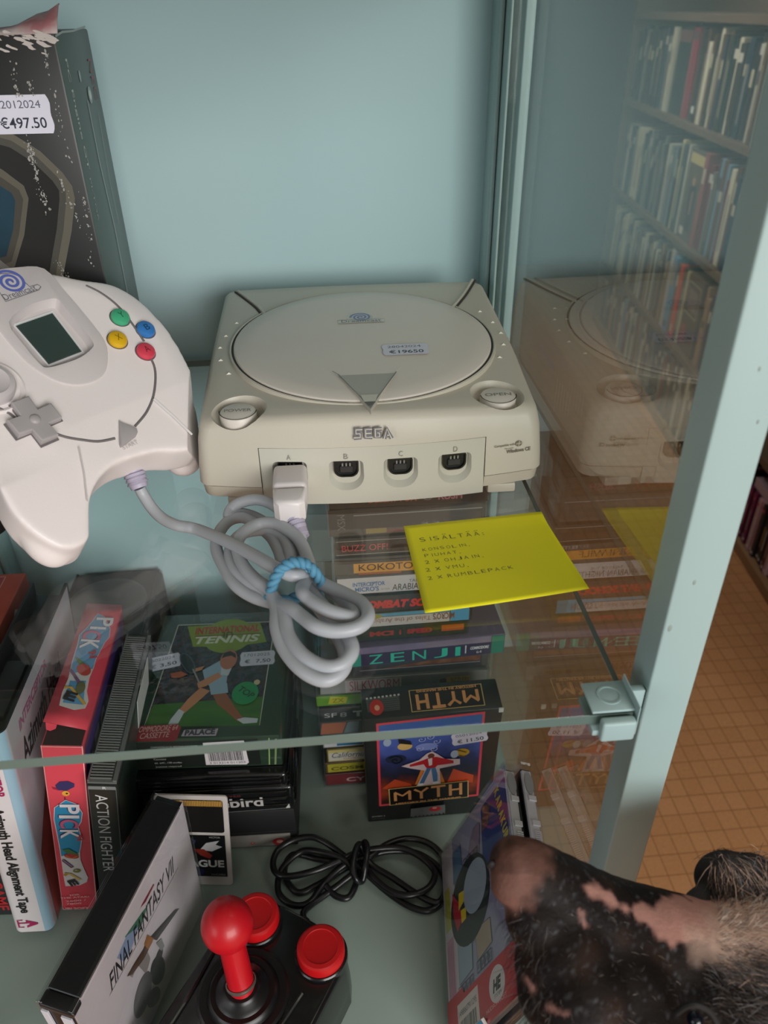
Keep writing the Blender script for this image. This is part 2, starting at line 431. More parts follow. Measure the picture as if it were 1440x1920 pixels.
def book(row, x, w, h, d, name_col, col, lab=None, print_=None, group=True):
    z = SHZ[row]
    t = bmesh.new(); box(t, 0, w, -d, 0, 0, h, min(0.0012, w * .2), 1)
    if (w, h, d) not in BKM: pass
    m = mat('book_cloth_%02x%02x%02x' % col, col, 0.42, 0.12, 20)
    root = obj('book', t, m, None)
    root.matrix_world = BM @ Matrix.Translation((x, -0.012 - rb.uniform(0, .012), z + .0006))
    lab = lab or '%s spined book on the %s shelf of the aisle bookcase' % (name_col, ROWN[row])
    tag(root, lab, 'book', ('%s books on the %s bookcase shelf' % (name_col, ROWN[row])) if group else None)
    p = Print((w * .5, 0.0, 0), (-1, 0, 0), (0, 0, 1), 0.0004)
    if print_: print_(p, w, h)
    else:
        k = rb.random()
        if k < .45: p.rect(-w * .36, h * rb.uniform(.55, .7), w * .72, h * rb.uniform(.1, .22), (190, 180, 150) if sum(col) < 330 else (60, 50, 50))
        elif k < .75: p.rect(-w * .1, h * .15, w * .2, h * .6, (180, 172, 150) if sum(col) < 330 else (90, 60, 50))
        else: p.rect(-w * .4, h * .80, w * .8, h * .10, (196, 190, 176))
    p.build('spine_print', root)
    return root
def fill(row, x0, x1, hmin, hmax, wmin, wmax, pal=PAL):
    x = x0
    while x < x1:
        w = rb.uniform(wmin, wmax); n, c = rb.choice(pal)
        if x + w > x1: break
        book(row, x, w, rb.uniform(hmin, hmax), rb.uniform(.2, .235), n, c); x += w + rb.uniform(.0006, .003)
# second highest shelf: big albums, one wide dark green, one wine red, two thin cream
def red_print(p, w, h): p.rect(-w * .42, h * .86, w * .84, h * .10, (92, 70, 72)); p.rect(-w * .42, h * .02, w * .1, h * .84, (168, 108, 116))
fill(3, 1.86, 2.29, .26, .285, .016, .04, [PAL[0], PAL[2], PAL[9], PAL[8]])
book(3, 1.80, .045, .255, .22, 'grey', (112, 108, 98)); book(3, 1.770, .011, .285, .22, 'cream', (222, 214, 186), 'taller of two thin cream spines beside the wide dark green album', group=False)
book(3, 1.748, .009, .282, .22, 'cream', (206, 200, 178), 'thinner cream spine touching the wide dark green album', group=False)
book(3, 1.585, .150, .285, .22, 'dark green', (40, 52, 48), 'wide dark green album spine next to the wine red one', lambda p, w, h: p.rect(-w * .48, h * .84, w * .96, h * .13, (110, 74, 72)), False)
book(3, 1.505, .070, .290, .22, 'wine red', (140, 44, 62), 'wide wine red album spine on the second highest shelf', red_print, False)
book(3, 1.46, .035, .290, .22, 'brown', (70, 48, 42), 'brown spine with red dots beside the wine red album', lambda p, w, h: [p.ell(0, h * (.2 + .045 * k), .004, .004, (176, 60, 60), 8) for k in range(12)], False)
book(3, 1.415, .035, .28, .22, 'charcoal', (40, 40, 40), 'charcoal album with a white label near its foot', lambda p, w, h: p.rect(-w * .4, h * .1, w * .8, h * .08, (220, 216, 206)), False)
fill(3, .75, 1.41, .25, .295, .014, .04)
# middle shelf
fill(2, 1.92, 2.29, .26, .29, .014, .03, [PAL[0], PAL[8], PAL[9], PAL[6]])
fill(2, 1.47, 1.915, .27, .31, .010, .026, [PAL[8], PAL[0], PAL[7], PAL[2], PAL[12]])
book(2, 1.445, .022, .315, .22, 'cream', (214, 202, 150), 'straw yellow spine on the middle bookcase shelf', lambda p, w, h: p.rect(-w * .3, h * .1, w * .2, h * .8, (170, 158, 110)), False)
book(2, 1.395, .046, .305, .22, 'dark green', (66, 78, 74))
book(2, 1.37, .018, .31, .22, 'cream', (176, 174, 160))
def cover_print(p, w, h):
    p.rect(-w * .46, h * .86, w * .92, h * .11, (196, 180, 120)); p.rect(-w * .46, h * .66, w * .92, h * .2, (104, 90, 74))
    p.poly([(-w * .12, h * .12), (w * .2, h * .12), (w * .26, h * .6), (w * .05, h * .68), (-w * .2, h * .58)], (60, 58, 58))
    p.rect(-w * .02, h * .3, w * .12, h * .26, (150, 118, 112)); p.ell(.0, h * .67, w * .1, h * .05, (176, 140, 110)); p.rect(-w * .4, h * .04, w * .25, h * .09, (206, 200, 186))
book(2, 1.205, .160, .300, .22, 'grey', (98, 92, 84), 'wide picture album with a yellow title band facing the aisle', cover_print, False)
book(2, 1.165, .032, .31, .22, 'wine red', (150, 84, 84), 'faded red spine just left of the front upright', None, False)
fill(2, .75, 1.16, .26, .315, .012, .04)
# second lowest shelf: pale thin magazines, a blue, an orange red and a cream spine
fill(1, 1.36, 2.29, .24, .285, .008, .02, [PAL[6], PAL[7], PAL[8], PAL[5], PAL[11], PAL[1], PAL[4]])
book(1, 1.315, .040, .30, .22, 'cream', (180, 172, 160)); book(1, 1.268, .044, .285, .22, 'pale blue', (104, 146, 170), 'light blue spine with a pale cap among the magazines', lambda p, w, h: (p.rect(-w * .46, h * .62, w * .92, h * .3, (160, 150, 134)), p.rect(-w * .4, h * .06, w * .8, h * .08, (70, 84, 100))), False)
book(1, 1.235, .030, .27, .22, 'brown', (128, 96, 78)); book(1, 1.205, .025, .275, .22, 'orange red', (214, 84, 56), 'thin orange red spine among the magazines', lambda p, w, h: p.rect(-w * .3, h * .08, w * .5, h * .1, (190, 190, 170)), False)
book(1, 1.165, .036, .27, .22, 'dark green', (84, 90, 66)); book(1, 1.14, .020, .27, .22, 'cream', (196, 180, 140))
book(1, .985, .150, .275, .22, 'brown', (92, 74, 60), 'brown framed album cover low in the bookcase', lambda p, w, h: (p.frame(-w * .4, h * .5, w * .8, h * .4, .004, (196, 184, 150)), p.rect(-w * .3, h * .56, w * .6, h * .26, (130, 110, 96)), p.rect(-w * .4, h * .1, w * .3, h * .25, (150, 60, 40))), False)
fill(1, .75, .98, .22, .285, .01, .03)
# bottom shelf: dark manga volumes
MG = [('charcoal', (34, 28, 32)), ('charcoal', (24, 22, 26)), ('charcoal', (46, 36, 40)), ('purple', (104, 22, 76)), ('wine red', (84, 22, 36)), ('pink grey', (176, 140, 146))]
def manga(p, w, h):
    p.rect(-w * .3, h * .05, w * .6, h * .05, (206, 200, 196)); p.rect(-w * .12, h * .25, w * .24, h * .4, rb.choice([(150, 130, 134), (120, 40, 70), (196, 150, 60), (190, 184, 180)])); p.rect(-w * .3, h * .86, w * .6, h * .05, (190, 60, 90))
x = 0.0
while x < .75:
    n, c = rb.choice(MG); book(0, x, .017, .18, .14, n, c, print_=manga); x += .0178
fill(0, .78, 2.29, .2, .26, .018, .04)
for x, col, n in ((.06, (168, 84, 52), 'orange'), (.10, (176, 150, 160), 'pale lilac')):
    o = obj('book', bx(0, .125, -.18, 0, 0, .03, .0012, 1), mat('book_cloth_flat_%d' % col[0], col, .45), None)
    o.matrix_world = BM @ Matrix.Translation((x * 3.2 - .15, -.02, SHZ[0] + .1812))
    tag(o, '%s volume lying flat across the tops of the dark manga row' % n, 'book')
# ================================================================ GAME CONSOLE
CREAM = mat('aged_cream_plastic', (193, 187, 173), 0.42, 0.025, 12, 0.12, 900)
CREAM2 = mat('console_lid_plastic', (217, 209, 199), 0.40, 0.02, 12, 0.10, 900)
GREYP = mat('warm_grey_plastic', (190, 188, 176), 0.45, 0.03, 20, 0.12, 900)
BLACKP = mat('black_plastic', (20, 20, 21), 0.4, 0.1, 30)
GAP = mat('dark_seam', (58, 56, 52), 0.8)
con = thing('game_console', 'cream square game console with round lid and four controller ports on the glass shelf', 'game console', (0.0218, 0.353, 0.0), (0, 0, R_(-0.5)))
CON = con.matrix_basis.copy(); CONI = CON.inverted()
def ztop(x, y):
    k = min(1, max(0, (y - .012) / .085)); k = 1 - k * k * (3 - 2 * k)
    return 0.0542 + 0.060 * y - (.0010 + 0.0050 * k) * (x / 0.09) ** 2
def c_outline(W, y0, y1, r, bulge, n=10):
    """rounded square, the front side bowed towards the viewer"""
    P = []
    for k in range(25): x = -W + r + (2 * W - 2 * r) * k / 24; P.append((x, y0 + bulge * ((x / W) ** 2)))
    yc = y0 + bulge * ((W - r) / W) ** 2
    for k in range(1, n): a = -math.pi / 2 + math.pi / 2 * k / n; P.append((W - r + r * math.cos(a), yc + r + r * math.sin(a)))
    for k in range(17): P.append((W, yc + r + (y1 - r - yc - r) * k / 16))
    for k in range(1, n): a = math.pi / 2 * k / n; P.append((W - r + r * math.cos(a), y1 - r + r * math.sin(a)))
    for k in range(25): P.append((W - r - (2 * W - 2 * r) * k / 24, y1))
    for k in range(1, n): a = math.pi / 2 + math.pi / 2 * k / n; P.append((-W + r + r * math.cos(a), y1 - r + r * math.sin(a)))
    for k in range(17): P.append((-W, y1 - r - (y1 - r - yc - r) * k / 16))
    for k in range(1, n): a = math.pi + math.pi / 2 * k / n; P.append((-W + r + r * math.cos(a), yc + r + r * math.sin(a)))
    return P
def loft(bm, rings, cap0=True, cap1=True):
    R = [[bm.verts.new(p) for p in rg] for rg in rings]; n = len(R[0])
    for a, b in zip(R, R[1:]):
        for i in range(n): bm.faces.new((a[i], a[(i + 1) % n], b[(i + 1) % n], b[i]))
    if cap0: bm.faces.new(R[0][::-1])
    if cap1: bm.faces.new(R[-1])
    return bm
def shell():
    bm = bmesh.new(); rings = []
    for W_, y0, y1, r, bl, f, dz in ((.0945, .0, .195, .008, .0105, 0, 0), (.0940, .0006, .1945, .008, .0105, .25, 0), (.0925, .0022, .1935, .008, .0105, .7, 0), (.0912, .0040, .1925, .0085, .0105, 1, -.0045),
                                     (.0905, .0050, .1918, .0085, .0105, 1, -.0022), (.0893, .0068, .1905, .009, .0105, 1, -.0007), (.0874, .0092, .1885, .0095, .0103, 1, 0)):
        P = c_outline(W_, y0, y1, r, bl)
        rings.append([(x, y, .0142 + (ztop(x, y) + dz - .0142) * f) for x, y in P])
    last = c_outline(.0874, .0092, .1885, .0095, .0103)
    for q in (.9, .8, .65, .5, .35, .2, .08):
        rings.append([(x * q, .098 + (y - .098) * q, ztop(x * q, .098 + (y - .098) * q)) for x, y in last])
    return loft(bm, rings)
tilt = math.atan(0.060)
TP = Vector((0, 0, 0.0542)); TU = Vector((1, 0, 0)); TV = Vector((0, math.cos(tilt), math.sin(tilt))); TN = Vector((0, -math.sin(tilt), math.cos(tilt)))
def topc(px, py, h=0.0):
    """point of the photograph on the console's sloping top, in (u, v) of that plane"""
    p = atplane(px, py, CON @ (TP + TN * h), CON.to_3x3() @ TN); q = CONI @ p - TP
    return (q.dot(TU), q.dot(TV))
TM = frame4(TP, TU, TV)
pw = topc(446, 771, -.004); op = topc(934, 741, -.004)
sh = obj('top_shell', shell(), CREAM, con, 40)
cut = bmesh.new()
box(cut, -.0602, .0610, -.02, .022, -.01, .0372)
for c in (pw, op):
    prof = [(0, -.0058), (.0105, -.0058), (.0112, -.0050), (.0132, -.0026), (.0150, .0005), (.0158, .004), (0, .004)]
    lathe(cut, prof, 48, CON.inverted() @ CON @ TM @ Matrix.Translation((c[0], c[1], -.0044)), cap=False)
bmesh.ops.recalc_face_normals(cut, faces=cut.faces[:])
cme = bpy.data.meshes.new('cut'); cut.to_mesh(cme); cut.free(); co = bpy.data.objects.new('cut', cme); COL.objects.link(co); co.parent = con
md = sh.modifiers.new('b', 'BOOLEAN'); md.object = co; md.operation = 'DIFFERENCE'; md.solver = 'EXACT'
bake(sh); bpy.data.objects.remove(co); sharp(sh.data, 32)
# lower shell and feet
bm = bmesh.new()
loft(bm, [[(x, y, z) for x, y in c_outline(W_, y0, y1, .008, .0105)] for W_, y0, y1, z in ((.0915, .0045, .190, .0045), (.0930, .0022, .193, .0062), (.0936, .0010, .1942, .0132))])
obj('foot_plinth', bx(-.080, .080, .0185, .185, .0002, .0060, .0015, 2), CREAM, con)
obj('front_foot', bx(.0640, .0800, .0085, .0190, .0002, .0060, .0012, 2), CREAM, con); obj('front_foot', bx(-.0800, -.0640, .0085, .0190, .0002, .0060, .0012, 2), CREAM, con)
bs = obj('base_shell', bm, CREAM, con, 40)
cm2 = bmesh.new(); box(cm2, -.0602, .0610, -.02, .022, -.01, .0372); cme = bpy.data.meshes.new('cut'); cm2.to_mesh(cme); cm2.free(); co = bpy.data.objects.new('cut', cme); COL.objects.link(co); co.parent = con
md = bs.modifiers.new('b', 'BOOLEAN'); md.object = co; md.operation = 'DIFFERENCE'; md.solver = 'EXACT'; bake(bs); bpy.data.objects.remove(co); sharp(bs.data, 32)
bm = bmesh.new(); loft(bm, [[(x, y, z) for x, y in c_outline(.0925, .0062, .1932, .008, .0105)] for z in (.0130, .0144)])
obj('shell_seam', bm, GAP, con)
# lid: a flat round dome with its groove
LR = 0.0778; lc = (0.0003, 0.0955)
bm = bmesh.new()
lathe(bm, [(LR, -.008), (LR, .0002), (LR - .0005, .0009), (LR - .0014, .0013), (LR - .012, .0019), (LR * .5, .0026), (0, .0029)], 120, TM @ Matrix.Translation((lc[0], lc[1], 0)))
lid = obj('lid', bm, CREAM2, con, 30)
bm = bmesh.new(); lathe(bm, [(LR + .0001, -.004), (LR + .0001, -.0001), (LR + .0014, -.0001), (LR + .0014, -.004)], 120, TM @ Matrix.Translation((lc[0], lc[1], 0)), cap=False)
obj('lid_groove', bm, GAP, con)
bm = bmesh.new(); lathe(bm, [(LR + .0012, -.004), (LR + .0013, .0002), (LR + .0018, .0006), (LR + .0026, .0003), (LR + .0034, -.004)], 120, TM @ Matrix.Translation((lc[0], lc[1], 0)), cap=False)
obj('lid_rim', bm, CREAM, con)
# front triangle set into the lid, with its finger tip
t0, t1, t2 = topc(634, 704, .0025), topc(743, 699, .0025), topc(695, 771, .001)
bm = bmesh.new(); 
zf = .0026
def tv(p, z): return TM @ Vector((p[0], p[1], z))
a, b, c_ = bm.verts.new(tv(t0, zf - .0002)), bm.verts.new(tv(t1, zf - .0002)), None
m0 = (t0[0] * .35 + t2[0] * .65, t0[1] * .35 + t2[1] * .65); m1 = (t1[0] * .35 + t2[0] * .65, t1[1] * .35 + t2[1] * .65)
d0, d1, d2 = bm.verts.new(tv(m0, zf + .0005)), bm.verts.new(tv(m1, zf + .0005)), bm.verts.new(tv(t2, zf - .0005))
e0, e1 = bm.verts.new(tv((t0[0] + .002, t0[1] + .0004), zf + .0001)), None
bm.verts.remove(e0)
lo = [bm.verts.new(tv(p, -.002)) for p in (t0, t1, m1, t2, m0)]
up = [a, b, d1, d2, d0]
bm.faces.new((a, b, d1, d0)); bm.faces.new((d0, d1, d2)); bm.faces.new(lo[::-1])
for i in range(5): bm.faces.new((up[i], up[(i + 1) % 5], lo[(i + 1) % 5], lo[i]))
obj('lid_pointer', bm, mat('pointer_grey', (176, 174, 164), .4), con, 20)
p = Print(TM @ Vector((0, 0, 0)), TU, TV, zf + .0007)
p.line([t0, t2, t1], .0007, (120, 118, 110)); p.line([(t0[0] - .003, t0[1] + .004), t0], .0006, (150, 148, 138)); p.line([(t1[0] + .003, t1[1] + .004), t1], .0006, (226, 222, 208))
q0, q1 = ((t2[0] - .006, t2[1] + .011), (t2[0] + .006, t2[1] + .011))
p.poly([(m0[0] + .001, m0[1]), (m1[0] - .001, m1[1]), (t2[0] + .003, t2[1] + .006), (t2[0] - .003, t2[1] + .006)], (206, 203, 190)); p.poly([(t2[0] - .0032, t2[1] + .0052), (t2[0] + .0032, t2[1] + .0052), (t2[0], t2[1] + .0012)], (96, 94, 88))
p.build('pointer_print', con)
# curved grooves from the rear corners to the lid
for pts in ([(441, 546), (462, 562), (480, 577), (492, 592)], [(891, 524), (876, 549), (863, 566), (850, 581)]):
    q = [topc(*xy, .0) for xy in pts]; g = spline([(u, v, ztop(u, v) - TP.z - v * math.tan(tilt) + .0001) for u, v in q], 8)
    obj('corner_groove', tube(bmesh.new(), [TM @ x for x in g], .0008, 8), GAP, con)
    obj('corner_ridge', tube(bmesh.new(), [TM @ (x + Vector((.0019 if q[0][0] < 0 else -.0019, .0006, .0001))) for x in g], .0012, 8), CREAM, con)
# embossed triangular dots either side of the lid
for px, py in ((445, 612), (425, 636), (414, 658), (415, 680), (430, 703), (899, 590), (923, 610), (938, 630), (943, 651), (936, 673)):
    bm = bmesh.new(); u, v = topc(px, py, -.003); z = ztop(u, v) - TP.z - v * math.tan(tilt)
    w0 = [bm.verts.new(TM @ Vector((u + a, v + b, z - .0003))) for a, b in ((-.0018, -.0012), (.0018, -.0012), (.0006, .0018))]; w1 = bm.verts.new(TM @ Vector((u, v - .0006, z + .0010)))
    for i in range(3): bm.faces.new((w0[i], w0[(i + 1) % 3], w1))
    bm.faces.new(w0[::-1])
    obj('embossed_dot', bm, mat('dot_cream', (222, 218, 204), .4), con, 0)
# power and open buttons
def bigbutton(c, word, name):
    M = TM @ Matrix.Translation((c[0], c[1], -.0044 - .0055))
    bm = bmesh.new(); lathe(bm, [(.0098, 0), (.0098, .0047), (.0093, .0056), (.0084, .0060), (.0, .0063)], 48, M)
    b = obj(name, bm, CREAM2, con)
    p = Print(M @ Vector((0, 0, .0063)), TU, TV, .0001)
    p.text(word, -.0072, -.0012, .0144, .0030, (132, 128, 118), bold=.0); p.line([(.0098 * math.cos(t), .0098 * math.sin(t)) for t in [math.pi + .12 * k for k in range(27)]], .0006, GAP)
    p.build('button_print', b)
bigbutton(pw, 'POWER', 'power_button'); bigbutton(op, 'OPEN', 'open_button')
# lid print: swirl logo, word, price label
def swirl(p, u, v, r, m, turns=2.6, w=None):
    P = []
    for k in range(90):
        t = k / 89; a = -.6 + turns * 2 * math.pi * t; q = r * (.06 + .94 * t); P.append((u + q * math.cos(a), v + q * math.sin(a)))
    w = w or r * .2
    p.line(P, w, m)
LM = TM @ Matrix.Translation((0, 0, .0029))
p = Print(LM @ Vector((0, 0, 0)), TU, TV, .0001)
lu, lv = topc(677, 600, .003)
p.ell(lu, lv + .0042, .0086, .0078, (222, 220, 210)); p.poly([(lu - .0145, lv - .0042), (lu + .0145, lv - .0042), (lu + .0145, lv + .0005), (lu - .0145, lv + .0005)], (214, 212, 202))
p.ell(lu, lv + .0042, .0079, .0071, (200, 198, 188))
swirl(p, lu, lv + .0044, .0066, (112, 124, 176)); p.text('Dreamcast', lu - .0125, lv - .0032, .025, .0036, (112, 114, 122))
p.frame(lu - .0148, lv - .0044, .0296, .005, .0004, (150, 148, 140))
p.build('lid_print', lid)
l0 = topc(723, 667, .003)
price_label(lid, LM @ Vector((l0[0], l0[1], 0)), TU, TV, '28042024', '€19650', 'white price label reading 28042024 and 19650', .0245, .0145)
# port panel
def fy(x): return .0105 * (x / .0945) ** 2
bm = bmesh.new()
xs = [-.0598 + (.1204) * k / 40 for k in range(41)]
bot = [(x, fy(x) + .0005) for x in xs]; P = bot + [(.0606, .018), (-.0598, .018)]
prism(bm, P, .0035, .0369)
for v in bm.verts:
    if v.co.y < .015: v.co.y += .0022 * max(0, (v.co.z - .006) / .04)
panel = obj('port_panel', bm, GREYP, con, 20)
PX = (-.0444, -.0144, .0147, .0442)
def ushape(w, h, r1, r2, n=10):
    P = []
    for k in range(n + 1): a = math.pi + (math.pi / 2) * k / n; P.append((-w + r1 + r1 * math.cos(a), -h + r1 + r1 * math.sin(a)))
    for k in range(n + 1): a = -math.pi / 2 + (math.pi / 2) * k / n; P.append((w - r1 + r1 * math.cos(a), -h + r1 + r1 * math.sin(a)))
    for k in range(n + 1): a = (math.pi / 2) * k / n; P.append((w - r2 + r2 * math.cos(a), h - r2 + r2 * math.sin(a)))
    for k in range(n + 1): a = math.pi / 2 + (math.pi / 2) * k / n; P.append((-w + r2 + r2 * math.cos(a), h - r2 + r2 * math.sin(a)))
    return P
cut = bmesh.new()
for x in PX:
    ang = math.atan(2 * .0105 * x / .0945 ** 2)
    M = Matrix.Translation((x, fy(x) + .0014, .0205)) @ Matrix.Rotation(ang, 4, 'Z') @ Matrix.Rotation(R_(90), 4, 'X')
    o1 = ushape(.0096, .0090, .0085, .0028); o2 = ushape(.0076, .0072, .0066, .0020)
    A = [cut.verts.new(M @ Vector((a, b, .004))) for a, b in o1]; Bq = [cut.verts.new(M @ Vector((a * 1.01, b, .0006))) for a, b in o1]; Cq = [cut.verts.new(M @ Vector((a, b * .98 + .0008, -.0030))) for a, b in o2]
    n = len(A)
    for r1, r2 in ((A, Bq), (Bq, Cq)):
        for i in range(n): cut.faces.new((r1[i], r1[(i + 1) % n], r2[(i + 1) % n], r2[i]))
    cut.faces.new(A[::-1]); cut.faces.new(Cq)
bmesh.ops.recalc_face_normals(cut, faces=cut.faces[:])
cme = bpy.data.meshes.new('cut'); cut.to_mesh(cme); cut.free(); co = bpy.data.objects.new('cut', cme); COL.objects.link(co); co.parent = con
md = panel.modifiers.new('b', 'BOOLEAN'); md.object = co; md.operation = 'DIFFERENCE'; md.solver = 'EXACT'; bake(panel); bpy.data.objects.remove(co); sharp(panel.data, 28)
for i, x in enumerate(PX):
    ang = math.atan(2 * .0105 * x / .0945 ** 2)
    M = Matrix.Translation((x, fy(x) + .0014, .0216)) @ Matrix.Rotation(ang, 4, 'Z') @ Matrix.Rotation(R_(90), 4, 'X')
    bm = bmesh.new(); o3 = ushape(.0066, .0050, .0045, .0016); o4 = ushape(.0058, .0043, .0040, .0012)
    A = [bm.verts.new(M @ Vector((a, b + .0022, -.0026))) for a, b in o3]; A2 = [bm.verts.new(M @ Vector((a, b + .0022, -.0012))) for a, b in o3]; A3 = [bm.verts.new(M @ Vector((a, b + .0022, -.0012))) for a, b in o4]; A4 = [bm.verts.new(M @ Vector((a, b + .0022, -.0030))) for a, b in o4]
    n = len(A)
    for r1, r2 in ((A, A2), (A2, A3), (A3, A4)):
        for k in range(n): bm.faces.new((r1[k], r1[(k + 1) % n], r2[(k + 1) % n], r2[k]))
    bm.faces.new(A4); bm.faces.new(A[::-1])
    pt = obj('controller_port', bm, BLACKP, con, 30)
    bm = bmesh.new(); b_ = box(bm, -.0036, .0036, -.0002, .0036, -.0030, -.0013, .0004, 1)
    bmesh.ops.transform(bm, matrix=M, verts=bm.verts[:]); obj('port_tongue', bm, mat('port_charcoal', (44, 44, 46), .45), pt)
    bm = bmesh.new()
    for k in (-1, 0, 1): box(bm, k * .002 - .0004, k * .002 + .0004, .0037, .0055, -.0029, -.0016)
    bmesh.ops.transform(bm, matrix=M, verts=bm.verts[:]); obj('port_pins', bm, mat('pin_grey', (128, 124, 118), .4), pt, 0)
def front_print(x, z, y=None): 
    ang = math.atan(2 * .0105 * x / .0945 ** 2); u = Vector((math.cos(ang), math.sin(ang), 0))
    return (Vector((x, (fy(x) if y is None else y), z)), u, Vector((0, .055, 1)))
for x, c in zip(PX, 'ABCD'):
    O, u, v = front_print(x, .0318); O.y += .0018
    p = Print(O, u, v, .0003); p.text(c, -.0011, -.0013, .0022, .0030, (138, 136, 126)); p.build('port_letter', panel)
O, u, v = front_print(0, .0455); p = Print(O + Vector((0, .0016, 0)), u, Vector((0, .10, 1)), .0008)
def sega(p, u, v, w, h, ink_, bg):
    """block letters with an inline stripe: S E G A"""
    cw = w * .235; g = w * .02; t = h * .36
    x = u
    def bar(pts): p.line(pts, t, ink_); 
    for L in 'SEGA':
        a, b, c, d = x + t / 2, x + cw - t / 2, v + t / 2, v + h - t / 2; m_ = v + h / 2
        if L == 'S': P = [[(x + cw, d), (a, d), (a, m_), (b, m_), (b, c), (x, c)]]
        elif L == 'E': P = [[(x + cw, d), (a, d), (a, c), (x + cw, c)], [(a, m_), (x + cw * .9, m_)]]
        elif L == 'G': P = [[(x + cw, d), (a, d), (a, c), (b, c), (b, m_), (x + cw * .5, m_)]]
        else: P = [[(a - t * .2, v), (x + cw * .5, d), (b + t * .5, v)], [(x + cw * .5, c + t * .3), (b, c + t * .3)]]
        for q in P: p.line(q, t, ink_)
        for q in P: p.line(q, t * .22, bg)
        x += cw + g
sega(p, -.0098, -.0034, .0196, .0068, (112, 110, 116), (206, 200, 184)); p.build('front_logo', sh)
O, u, v = front_print(.0767, .0288); p = Print(O + Vector((0, .0014, 0)), u, Vector((0, .04, 1)), .0005)
p.text('Compatible with', -.0112, .0012, .0118, .0017, (120, 112, 98), bold=.02); p.ell(.0028, .0022, .0019, .0017, (120, 112, 98)); p.line([(.0012, .0022), (.0044, .0024)], .0003, (205, 200, 184)); p.line([(.0028, .0006), (.003, .0038)], .0003, (205, 200, 184))
p.text('Microsoft', -.0052, -.0003, .0050, .0009, (120, 112, 98)); p.text('Windows CE', -.0042, -.0028, .0140, .0022, (112, 106, 94), bold=.03); p.build('compatibility_print', sh)
# right side: lilac memory panel outline and cooling slots (seen in the pane)
p = Print((.0945, 0, 0), (0, 1, 0), (-.055, 0, 1), .0006)
p.poly([(.075, .017), (.188, .017), (.188, .045), (.082, .045)], (192, 184, 196)); p.line([(.075, .017), (.082, .045)], .0007, (150, 146, 136))
for k in range(6): p.line([(.043 + k * .005, .019), (.046 + k * .005, .040)], .0014, (226, 222, 210))
p.build('side_vents', sh)

# ---------------------------------------------------------------- yellow sticky note
def note():
    e = [at(757, 988, 2, .0006), at(1010, 961, 2, .0006)]
    u = (e[1] - e[0]); wd = 0.0755; u.normalize(); v = Vector((-u.y, u.x, 0))
    bm = bmesh.new(); NX, NY = 24, 24; g = []
    for j in range(NY + 1):
        t = j / NY; row = []
        for i in range(NX + 1):
            s = i / NX
            lift = .0005 + .0052 * max(0, t - .16) ** 1.25 + .0040 * (s ** 1.5) * max(0, t - .14) ** .9
            row.append(bm.verts.new(e[0] + u * (s * wd) - v * (t * (.0745 + .001 * s)) + Vector((0, 0, lift)) + u * (-.0045 * t + .0035 * s * math.sin(min(1, t * 2.2) * math.pi / 2) * 0)))
        g.append(row)
    for j in range(NY):
        for i in range(NX): bm.faces.new((g[j][i], g[j][i + 1], g[j + 1][i + 1], g[j + 1][i]))
    o = obj('sticky_note', bm, mat('yellow_note_paper', (240, 232, 20), 0.62, 0.02, 20), None)
    md = o.modifiers.new('s', 'SOLIDIFY'); md.thickness = .00012; bake(o)
    tag(o, 'yellow sticky note with handwritten Finnish list in front of the console', 'sticky note')
    INK = (84, 84, 40)
    p = Print(e[0] + Vector((0, 0, .0)), u, v, .0, 0.00001)
    def hw(words, x, y, h, sl=.075, cs=.78):
        for ch in words:
            if ch != ' ':
                dots = ch in 'ÄÖ'
                b = 'A' if ch == 'Ä' else ch
                hh = h * (.25 if ch in ',.' else 1)
                p.text(b, x + (h * .3 if ch == 'I' else 0), y - (h * .2 if ch == ',' else 0), h * (.10 if ch == 'I' else .25 if ch in ',:' else cs) , hh if ch not in ':' else h * .6, INK, rot=sl * .3 + (.05 if ch in 'NS' else -.03), bold=-.016, bump=False)
                if dots:
                    p.rect(x + h * .2, y + h * 1.25, h * .22, h * .09, INK, False); p.rect(x + h * .52, y + h * 1.28, h * .22, h * .09, INK, False)
            x += h * (.55 if ch in ',: ' else .8 if ch == 'I' else 1.18)
    for wd_, (px, py), h in (('SISÄLTÄÄ:', (789, 1011), .0036), ('KONSOLIN,', (793, 1030), .0026), ('PIUHAT,', (797, 1042), .0026), ('2 × OHJAIN,', (798, 1056), .0028), ('2 × VMU,', (799, 1072), .0029), ('2 × RUMBLEPACK', (803, 1089), .0028)):
        q = at(px, py, 2, .003) - e[0]; hw(wd_, q.dot(u), q.dot(v), h)
    t = p.build('handwriting', o)
    from mathutils.bvhtree import BVHTree
    tr = BVHTree.FromPolygons([v.co for v in o.data.vertices], [tuple(q.vertices) for q in o.data.polygons])
    for vtx in t.data.vertices:
        hit = tr.ray_cast(Vector((vtx.co.x, vtx.co.y, .05)), Vector((0, 0, -1)))[0]
        if hit: vtx.co.z = hit.z + .00012
note()
# ================================================================ helpers for boxes with printed faces
class Face:
    """one face of a thing: maps photograph pixels to metres on the face"""
    def __init__(s, root, O, u, v):
        s.root = root; s.O = Vector(O); s.u = Vector(u).normalized(); s.v = Vector(v).normalized(); s.n = s.u.cross(s.v)
        M = root.matrix_basis; s.W = M @ s.O; s.N = M.to_3x3() @ s.n; s.Mi = M.inverted()
    def __call__(s, px, py):
        q = s.Mi @ atplane(px, py, s.W, s.N) - s.O; return (q.dot(s.u), q.dot(s.v))
    def pts(s, *xy): return [s(*p) for p in xy]
    def print(s, lift=0.00015, step=0.00004): return Print(s.O, s.u, s.v, lift, step)
def pxtext(p, f, body, c0, c1, h, m, **k):
    """words running from pixel c0 to pixel c1 along their base line, letter height h metres"""
    a, b = Vector(f(*c0)), Vector(f(*c1)); d = b - a
    return p.text(body, a.x, a.y, d.length, h, m, rot=math.atan2(d.y, d.x), **k)
